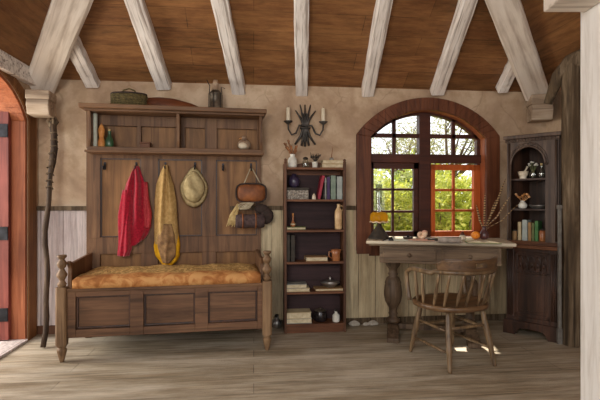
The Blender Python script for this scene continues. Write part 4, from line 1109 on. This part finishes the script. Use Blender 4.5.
# crest rail with hand slot
mb = MB(); A0, A1, NA = R(196), R(344), 44; rows = [.634, .645, .658, .672, .686, .698, .708]
def crestp(a_, z, off): 
    t = abs(a_-R(270))/R(84); zz = z if z < .66 else z-(z-.65)*max(0, (t-.72)/.28)*.9
    lean = (z-zb_)*.08
    r1, r2 = .224+off+lean, .172+off+lean
    return (r1*math.cos(a_), -.10+r2*math.sin(a_), zz)
vv = {}
for o_ in (0, 1):
    for i in range(NA+1):
        for j, z in enumerate(rows): vv[o_, i, j] = mb.bm.verts.new(crestp(A0+(A1-A0)*i/NA, z, -.013 if o_ else .013))
def hole(i, j): return 19 <= i <= 24 and j in (2, 3)
for i in range(NA):
    for j in range(len(rows)-1):
        if hole(i, j): continue
        for o_ in (0, 1):
            f = mb.bm.faces.new((vv[o_, i, j], vv[o_, i+1, j], vv[o_, i+1, j+1], vv[o_, i, j+1])); f.smooth = True
for e in [e for e in mb.bm.edges if len(e.link_faces) == 1]: pass
mb2 = mb.bm; idx = {v: k for k, v in vv.items()}
bd = [e for e in mb2.edges if len(e.link_faces) == 1 and idx[e.verts[0]][0] == 0]
for e in bd:
    a_, b_ = idx[e.verts[0]], idx[e.verts[1]]
    mb2.faces.new((vv[0, a_[1], a_[2]], vv[0, b_[1], b_[2]], vv[1, b_[1], b_[2]], vv[1, a_[1], a_[2]]))
mb.build('crest_rail', 'chair_h', ch)
def spindle(x0, y0, x1, y1):
    a_, b_ = Vector((x0, y0, zs_-.01)), Vector((x1, y1, zb_+.004))
    MB().tube([a_.lerp(b_, t) for t in (0, .15, .4, .55, .7, .85, 1)], [.007, .009, .013, .010, .009, .010, .007], 9).build('spindle', 'chair', ch)
for sx in (-1, 1):
    spindle(sx*.225, .06, sx*.245, .06); spindle(sx*.228, -.01, sx*.246, -.02)
for deg in (200, 220, 243, 260, 280, 297, 320, 340):
    a_ = R(deg); x, y = seatpt(a_, .9); spindle(x, y, .232*math.cos(a_), -.10+.175*math.sin(a_))

# ------------------------------------------------------------ corner cupboard
a_ = (1.616+.075, 3.6+.035); b_ = (1.92+.075, 3.3+.035)
c = cw((a_[0]+b_[0])/2, (a_[1]+b_[1])/2); K = Frame(c[0], c[1], R(-50.6))
kw = .19; zt_ = 1.60; zmid = K.Z(515, 243)
cp = thing('corner_cupboard', 'dark carved oak corner cupboard with arched open shelves above a panelled door', 'cupboard', (K.x, K.y, 0), K.rot)
plan = [(-kw, 0), (-kw, .1), (-.1, .235), (.1, .235), (kw, .1), (kw, 0)]
def shellwalls(z0, z1, sh=0):
    mb = MB()
    for (p, q) in zip(plan, plan[1:]):
        mb.bar((p[0]*(1-sh), p[1]+.008, (z0+z1)/2), (q[0]*(1-sh), q[1]+.008, (z0+z1)/2), .014, z1-z0, ext=.004)
    return mb
shellwalls(.06, zt_-.03).build('case_walls', 'dark', cp)
def board(z0, z1, k=0.0, name='shelf', mat='dark_h', front=.012):
    pl = [(-kw+.008-k, front), (-kw+.008-k, .1), (-.1, .23), (.1, .23), (kw-.008+k, .1), (kw-.008+k, front)]
    return MB().prism(pl, z0, z1, 'xy').build(name, mat, cp)
zk = [K.Z(528, 178.5, .02), K.Z(528, 208.8, .02), K.Z(528, 241, .02)]
for z in zk[:2]: board(z-.014, z)
board(zt_-.04, zt_-.02, 0, 'top_board'); board(zmid-.03, zk[2], 0, 'counter_board', 'case_h', 0)
# face frame with arch
xo = K.X(511.5), K.X(546)
hw_ = (xo[1]-xo[0])/2; xc_ = (xo[0]+xo[1])/2; zsp = K.Z(528, 166); zap = K.Z(528, 147.5)
mb = MB(); mb.boxm(-kw, xo[0], -.018, .0, zk[2], zt_-.05); mb.boxm(xo[1], kw, -.018, 0, zk[2], zt_-.05)
pts = [(xc_-hw_*math.cos(math.pi*i/24), zsp+(zap-zsp)*math.sin(math.pi*i/24)) for i in range(25)]
mb.strip(pts, [(p[0], zt_-.05) for p in pts], -.018, 0)
mb.build('face_frame', 'darkg', cp, .002)
mb = MB(); mb.tube([(p[0]-0, -.02, p[1]+.008) for p in pts], .008, 8); mb.tube([(xc_+(p[0]-xc_)*1.14, -.02, zsp+(p[1]-zsp)*1.22+.004) for p in pts], .005, 8)
for i in range(13):
    t = math.pi*i/12; mb.ball((xc_-hw_*1.08*math.cos(t), -.021, zsp+(zap-zsp)*1.13*math.sin(t)+.006), .009, (1, .6, 1), 1)
mb.build('arch_carving', 'darkg', cp)
mb = MB().boxm(-kw-.02, kw+.02, -.045, .09, zt_-.03, zt_); mb.boxm(-kw-.01, kw+.01, -.032, .09, zt_-.055, zt_-.03)
mb.build('cornice', 'darkg', cp, .005)
mb = MB()
for i in range(17): mb.ball((-kw+i*2*kw/16, -.036, zt_-.042), .009, (1, .7, 1), 1)
mb.build('cornice_beads', 'darkg', cp)
for sx in (-1, 1):
    x = sx*(kw-.018); mb = MB()
    mb.tube([(x, -.022, zk[2]+.01), (x, -.022, zt_-.06)], .009, 8)
    mb.build('corner_bead', 'darkg', cp)
# lower part
mb = MB().boxm(-kw-.012, kw+.012, -.05, .1, zmid-.035, zmid-.008); mb.build('waist_moulding', 'case_h', cp, .005)
zb0 = .1; zt0 = zmid-.035
mb = MB(); mb.boxm(-kw, -kw+.06, -.03, 0, zb0, zt0); mb.boxm(kw-.06, kw, -.03, 0, zb0, zt0); mb.boxm(-kw+.06, kw-.06, -.03, 0, zt0-.03, zt0); mb.boxm(-kw+.06, kw-.06, -.03, 0, zb0, zb0+.05)
mb.build('lower_frame', 'dark', cp, .004)
dz1 = zt0-.03; dz0 = zb0+.05; zf_ = dz1-.15
dd = MB().boxm(-kw+.06, kw-.06, -.018, -.002, dz0, dz1).build('door', 'dark', cp)
mb = MB()
for (x0_, x1_, z0_, z1_) in ((-kw+.06, -kw+.085, dz0, dz1), (kw-.085, kw-.06, dz0, dz1), (-kw+.06, kw-.06, dz1-.02, dz1), (-kw+.06, kw-.06, zf_-.02, zf_), (-kw+.06, kw-.06, dz0, dz0+.03)):
    mb.boxm(x0_, x1_, -.026, -.018, z0_, z1_)
mb.build('door_rails', 'dark', dd, .003)
mb = MB()
for i in range(5):
    xx = -kw+.105+i*(2*kw-.21)/4
    mb.tube([(xx-.02, -.02, zf_+.01), (xx-.02, -.022, zf_+.08), (xx-.012, -.022, zf_+.11), (xx, -.022, zf_+.12), (xx+.012, -.022, zf_+.11), (xx+.02, -.022, zf_+.08), (xx+.02, -.02, zf_+.01)], .005, 6)
    mb.ball((xx, -.02, zf_+.05), .011, (.8, .6, 2.2), 1)
for i in range(11): mb.ball((-kw+.085+i*(2*kw-.17)/10, -.026, zf_-.01), .008, (1, .6, 1), 1)
mb.build('arcade_carving', 'dark', dd)
MB().boxm(-kw+.1, kw-.1, -.024, -.018, dz0+.05, zf_-.035).build('raised_panel', 'dark', dd, .006)
for sx in (-1, 1): 
    mb = MB()
    for q in range(3): mb.tube([(sx*(kw-.045+.015*q), -.031, zb0+.05), (sx*(kw-.045+.015*q), -.031, zt0-.03)], .005, 6)
    mb.build('fluting', 'dark', cp)
# bracket plinth
pr = [(-kw-.02, 0), (-kw+.07, 0), (-kw+.085, .03), (-kw+.11, .055), (0, .062), (kw-.11, .055), (kw-.085, .03), (kw-.07, 0), (kw+.02, 0), (kw+.02, .1), (kw+.008, .115), (-kw-.008, .115), (-kw-.02, .1)]
MB().prism(pr, -.05, -.01).build('bracket_plinth', 'dark', cp, .004)
for sx in (-1, 1): MB().boxm(min(sx*(kw+.0), sx*(kw+.02)), max(sx*kw, sx*(kw+.02)), -.01, .1, 0, .1).build('plinth_return', 'dark', cp, .003)
board(.09, .105, 0, 'bottom_board')
# cupboard items
yq = .07
def kz(px, py, i): return K.Z(px, py, yq)-zk[i]
def kw_(px, i, y=yq): return K.w(K.X(px, y), y, zk[i])
vt = thing('mortar_and_pestle', 'small cream mortar with pestle on the top shelf of the corner cupboard', 'mortar', kw_(523, 0), K.rot)
MB().lathe([(.028, 0), (.03, .006), (.026, .014), (.036, .03), (.042, .062), (.036, .062), (.028, .03)], (0,0,0)).build('bowl', 'ceram', vt)
MB().tube([(-.01, 0, .03), (.02, 0, .07), (.035, 0, .1)], [.009, .006, .008], 8).build('pestle', 'ceram', vt)
vt = thing('flower_jar', 'clear glass jar of white dried flowers on the top shelf of the cupboard', 'jar', kw_(533, 0), K.rot)
MB().lathe([(.022, 0), (.026, .006), (.026, .055), (.02, .065), (.022, .072)], (0,0,0)).build('jar', 'jarglass', vt)
mb = MB()
for k in range(7):
    a_ = k*.9; q = (.03*math.cos(a_), .02*math.sin(a_), .105+.012*(k % 3)); mb.tube([(0, 0, .01), (q[0]*.3, q[1]*.3, .06), q], .002, 5)
mb.build('stems', 'c_olive', vt)
mb = MB()
for k in range(7):
    a_ = k*.9; mb.ball((.03*math.cos(a_), .02*math.sin(a_), .108+.012*(k % 3)), .011, (1, 1, .7), 1)
mb.build('blossoms', 'whitepot', vt)
vt = thing('glass_bottle', 'greenish glass bottle at the right of the cupboard top shelf', 'bottle', kw_(541.5, 0), K.rot)
MB().lathe([(.02, 0), (.025, .006), (.025, .06), (.01, .08), (.009, .105), (.013, .11)], (0,0,0)).build('body', 'jarglass', vt)
MB().lathe([(.008, .1), (.009, .118), (.006, .12)], (0,0,0), 10).build('cork', 'husk', vt)
vt = thing('posy_vase', 'small white vase of orange and white dried flowers in the cupboard', 'vase', kw_(522.5, 1), K.rot)
MB().lathe([(.02, 0), (.032, .012), (.036, .03), (.022, .05), (.014, .058), (.018, .066)], (0,0,0)).build('body', 'whitepot', vt)
M['posy'] = plain('orange_petals', 'b87a3c', 'dcae80', .8)
mb = MB()
for k in range(9):
    a_ = k*.7; q = (.05*math.cos(a_), .025*math.sin(a_), .095+.012*(k % 3)); mb.tube([(0, 0, .05), q], .002, 5); mb.ball(q, .012, (1, 1, .8), 1)
mb.build('flowers', 'posy', vt)
xa, xb = K.X(530, .05), K.X(545, .05)
vt = thing('pewter_dish', 'low grey pewter dish lying on the middle shelf of the cupboard', 'dish', K.w((xa+xb)/2, .085, zk[1]), K.rot)
MB().lathe([(.04, 0), (.046, .004), (.068, .024), (.07, .028), (.06, .026), (.03, .01)], (0,0,0), 24, None).build('bowl', 'silver', vt)
MB().tube([(.069*math.cos(t), .069*math.sin(t), .028) for t in [i*2*math.pi/28 for i in range(28)]], .003, 6, True).build('rim', 'silver', vt)
for a0_, b0_, t_, m_, l_ in ((517.8, 521, 222, 'c_cream', 'narrow cream book beside the little brown jar in the cupboard'), (522.2, 527.4, 220, 'c_pale', 'thick pale book, second of the cupboard row'),
        (527.9, 531.2, 222.5, 'c_tan', 'tan book in the middle of the cupboard row'), (531.6, 534.2, 223, 'c_olive', 'slim olive book between tan and fern green books'), (534.6, 538.2, 221, 'c_fern', 'fern green book at the right end of the cupboard row')):
    book_up(K, a0_, b0_, t_, zk[2], .045, m_, l_, 'books in the corner cupboard', 0, .1)
def smalljar(px, r_, h_, mat, lb):
    vt = thing('spice_jar', lb, 'jar', kw_(px, 2, .06), K.rot)
    MB().lathe([(r_*.85, 0), (r_, .006), (r_, h_*.8), (r_*.7, h_*.88)], (0,0,0)).build('body', mat, vt); MB().lathe([(r_*.75, h_*.87), (r_*.8, h_*.9), (r_*.7, h_)], (0,0,0), 14).build('lid', 'c_dark', vt)
smalljar(514.8, .018, .085, 'c_tan', 'short brown jar at the left end of the cupboard row of books')
smalljar(542.5, .026, .1, 'copper', 'reddish brown jar at the right of the cupboard books')

# rustic post, pale strip, white post --------------------------
zp = 3.28; x0, y0 = cw((571.5-300)/F*zp, zp); hp_ = HE+(200-66)*zp/F
vt = thing('rustic_post', 'rough dark weathered timber post standing right of the corner cupboard', 'post', (x0, y0, 0), -TH)
rnd = random.Random(9); mb = MB(); N = 18; rings = []
for i in range(N+1):
    z = hp_*i/N; r_ = .062+rnd.uniform(-.004, .004); ring = []
    for k in range(10):
        t = 2*math.pi*k/10; ring.append(mb.bm.verts.new((r_*math.cos(t)*(1+rnd.uniform(-.06, .06))+.006*math.sin(z*3), .06*math.sin(t)*(1+rnd.uniform(-.06, .06)), z)))
    rings.append(ring)
for A, B_ in zip(rings, rings[1:]):
    for k in range(10): mb.bm.faces.new((A[k], A[(k+1) % 10], B_[(k+1) % 10], B_[k]))
mb.bm.faces.new(rings[0][::-1]); mb.bm.faces.new(rings[-1]); mb.build('shaft', 'rustic', vt)
mb = MB().tube([(-.12, .1, hp_-.26), (-.07, .05, hp_-.06), (0, 0, hp_+.02), (.10, -.03, hp_+.07), (.22, -.05, hp_+.09)], [.03, .045, .07, .07, .06], 10); mb.build('knotty_brace', 'rustic', vt)
zz = 3.3; x1_, y1_ = cw((559.5-300)/F*zz, zz); h1 = HE-(205-200)*zz/F
o = MB().boxm(-.011, .011, -.01, .01, 0, h1); o.boxm(-.016, .016, -.014, .014, h1-.03, h1); o.boxm(-.016, .016, -.014, .014, 0, .12)
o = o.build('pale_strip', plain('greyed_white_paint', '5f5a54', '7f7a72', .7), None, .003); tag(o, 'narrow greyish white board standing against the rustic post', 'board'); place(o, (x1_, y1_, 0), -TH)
zp = 1.7; x0, y0 = cw((582-300)/F*zp, zp)
vt = thing('white_post', 'big white painted wooden post at the right edge, nearest to the viewer', 'post', (x0, y0, 0), -TH)
zbm = HE+(200-6)*zp/F
MB().boxm(.052, .26, -.1, .1, 0, 2.55).build('shaft', 'white_post', vt, .012)
MB().boxm(-.118, .052, -.06, .06, zbm, zbm+.16).build('bracket_arm', 'beam_w', vt, .006)

# ------------------------------------------------------------ garden
gmat = plain('garden_soil_and_grass', '6a6a34', 'a09a58', .95, sc=3)
o = MB().boxm(-8, 14, W+.22, W+22, -.5, -.4).build('floor_garden', gmat); o.name = 'ground'; struct(o)
def shrub(x, y, zc, rx, ry, rz, n, mat, lb, seed, leaf=.05):
    rnd = random.Random(seed); vs = []; fs = []
    for k in range(n):
        while True:
            p = Vector((rnd.uniform(-1, 1), rnd.uniform(-1, 1), rnd.uniform(-1, 1)))
            if .25 < p.length < 1: break
        lump = .78+.22*math.sin(p.x*7+seed)*math.cos(p.z*6)+.1*math.sin(p.y*9)
        p = Vector((p.x*rx*lump, p.y*ry*lump, p.z*rz*lump+zc))
        d = Vector((rnd.gauss(0, 1), rnd.gauss(0, 1), rnd.gauss(0, 1))).normalized(); e = d.orthogonal().normalized()
        L = leaf*rnd.uniform(.6, 1.3); b = len(vs)
        vs += [p-d*L, p+e*L*.45, p+d*L, p-e*L*.45]; fs.append((b, b+1, b+2, b+3))
    t = thing('garden_shrub', lb, 'shrub', (x, y, -.4), 0, 'shrubs outside the window')
    me = bpy.data.meshes.new('foliage'); me.from_pydata(vs, [], fs); me.materials.append(M[mat])
    o = bpy.data.objects.new('foliage', me); COL.objects.link(o); o.parent = t; o.location.z = .4
    mb = MB()
    for k in range(6):
        a_ = k*1.05+seed; mb.tube([(.04*math.cos(a_), .04*math.sin(a_), 0), (rx*.3*math.cos(a_), ry*.3*math.sin(a_), zc*.6), (rx*.6*math.cos(a_), ry*.6*math.sin(a_), zc+rz*.5+.3)], [.03, .02, .006], 6)
    mb.build('stems', 'rustic', t)
def gx(px, zc_): return cw((px-300)/F*zc_, zc_)
for px, zc_, hz, rx, rz, n, mt, lb, sd in (
    (372, 6.2, .75, .75, .85, 6500, 'leaf1', 'bright yellow-green shrub seen through the left casement panes', 1),
    (420, 7.0, .85, .8, 1.0, 6000, 'leaf2', 'mid green shrub behind the middle mullion of the window', 2),
    (450, 6.0, .75, .75, .9, 6500, 'leaf1', 'bright yellow-green shrub filling the right casement panes', 3),
    (490, 7.2, .85, .8, .95, 5000, 'leaf2', 'mid green shrub at the right edge of the window view', 4),
    (350, 8.6, 1.1, 1.0, 1.05, 4500, 'leaf2', 'green bush far left behind the yellow-green shrub', 6)):
    x, y = gx(px, zc_); shrub(x, y, hz, rx, rx*.8, rz, n, mt, lb, sd)
# trees with sparse crowns in the fanlight
def tree(px, zc_, hz, r_, n, lb, seed):
    x, y = gx(px, zc_); rnd = random.Random(seed)
    t = thing('garden_tree', lb, 'tree', (x, y, -.4), 0, 'trees outside the window')
    mb = MB(); mb.tube([(0, 0, 0), (.06, 0, hz*.5), (0, 0, hz)], [.11, .08, .06], 8); tips = []
    for k in range(16):
        a_ = k*2.4; ln = r_*rnd.uniform(.6, 1.1); el = rnd.uniform(.1, 1.1)
        b_ = Vector((math.cos(a_)*ln*math.cos(el), math.sin(a_)*ln*math.cos(el), hz+.2*rnd.random()+ln*math.sin(el)))
        m_ = Vector((b_.x*.5, b_.y*.5, hz+(b_.z-hz)*.4)); mb.tube([(0, 0, hz-.3), m_, b_], [.05, .025, .006], 5)
        for q in range(3): 
            e = b_+Vector((rnd.uniform(-.4, .4), rnd.uniform(-.4, .4), rnd.uniform(-.2, .4))); mb.tube([m_.lerp(b_, .5+.15*q), e], [.012, .004], 4); tips.append(e)
        tips.append(b_)
    mb.build('branches', 'rustic', t)
    vs = []; fs = []
    for k in range(n):
        p = rnd.choice(tips)+Vector((rnd.gauss(0, .16), rnd.gauss(0, .16), rnd.gauss(0, .13)))
        d = Vector((rnd.gauss(0, 1), rnd.gauss(0, 1), rnd.gauss(0, 1))).normalized(); e = d.orthogonal().normalized(); L = rnd.uniform(.025, .055); b = len(vs)
        vs += [p-d*L, p+e*L*.5, p+d*L, p-e*L*.5]; fs.append((b, b+1, b+2, b+3))
    me = bpy.data.meshes.new('crown'); me.from_pydata(vs, [], fs); me.materials.append(M['leaf3']); o = bpy.data.objects.new('crown', me); COL.objects.link(o); o.parent = t
tree(448, 9.5, 2.1, 1.3, 2600, 'sparse olive tree showing in the right panes of the arched fanlight', 21)
tree(402, 12, 2.2, 1.2, 1200, 'distant thin tree showing in the left panes of the arched fanlight', 22)

struct(MB().boxm(XL-.3, XR+.3, W+.2, W+.49, 2.06, 2.10).build('trim_8', 'beam'))  # added board, out of view, cutting the sun through the window
# ------------------------------------------------------------ light and camera
wd = bpy.data.worlds.new('sky'); SC.world = wd; wd.use_nodes = True
b = wd.node_tree.nodes['Background']; b.inputs[0].default_value = (.95, .97, 1.0, 1); b.inputs[1].default_value = 1.6
def area(name, loc, target, sx, sy, power, col):
    l = bpy.data.lights.new(name, 'AREA'); l.shape = 'RECTANGLE'; l.size = sx; l.size_y = sy; l.energy = power; l.color = col
    o = bpy.data.objects.new(name, l); COL.objects.link(o); o.location = loc
    o.rotation_euler = (Vector(target)-Vector(loc)).to_track_quat('-Z', 'Y').to_euler(); return o
su = bpy.data.lights.new('sun', 'SUN'); su.energy = 12.0; su.angle = R(1.5); su.color = (1, .9, .74)
so = bpy.data.objects.new('sun', su); COL.objects.link(so)
so.rotation_euler = Vector((-.22, -.74, -1.0)).to_track_quat('-Z', 'Y').to_euler()
area('front_daylight', (-1.5, -.9, 1.95), (.2, 3.2, .8), 1.8, 1.5, 95, (1, .95, .88))
area('doorway_daylight', (XL-1.3, DCY+.0, 1.1), (XL+1.5, DCY-.1, .5), .8, 1.6, 55, (1, .94, .84))
cam = bpy.data.cameras.new('camera'); cam.sensor_width = 36; cam.lens = F/600*36; cam.clip_start = .05
co = bpy.data.objects.new('camera', cam); COL.objects.link(co); co.location = (0, 0, HE); co.rotation_euler = (R(90), 0, -TH)
cam.shift_y = (HY-200)/600
SC.camera = co
vs = SC.view_settings; vs.view_transform = 'Standard'; vs.look = 'None'; vs.gamma = 1; vs.use_curve_mapping = False; vs.exposure = 0.22
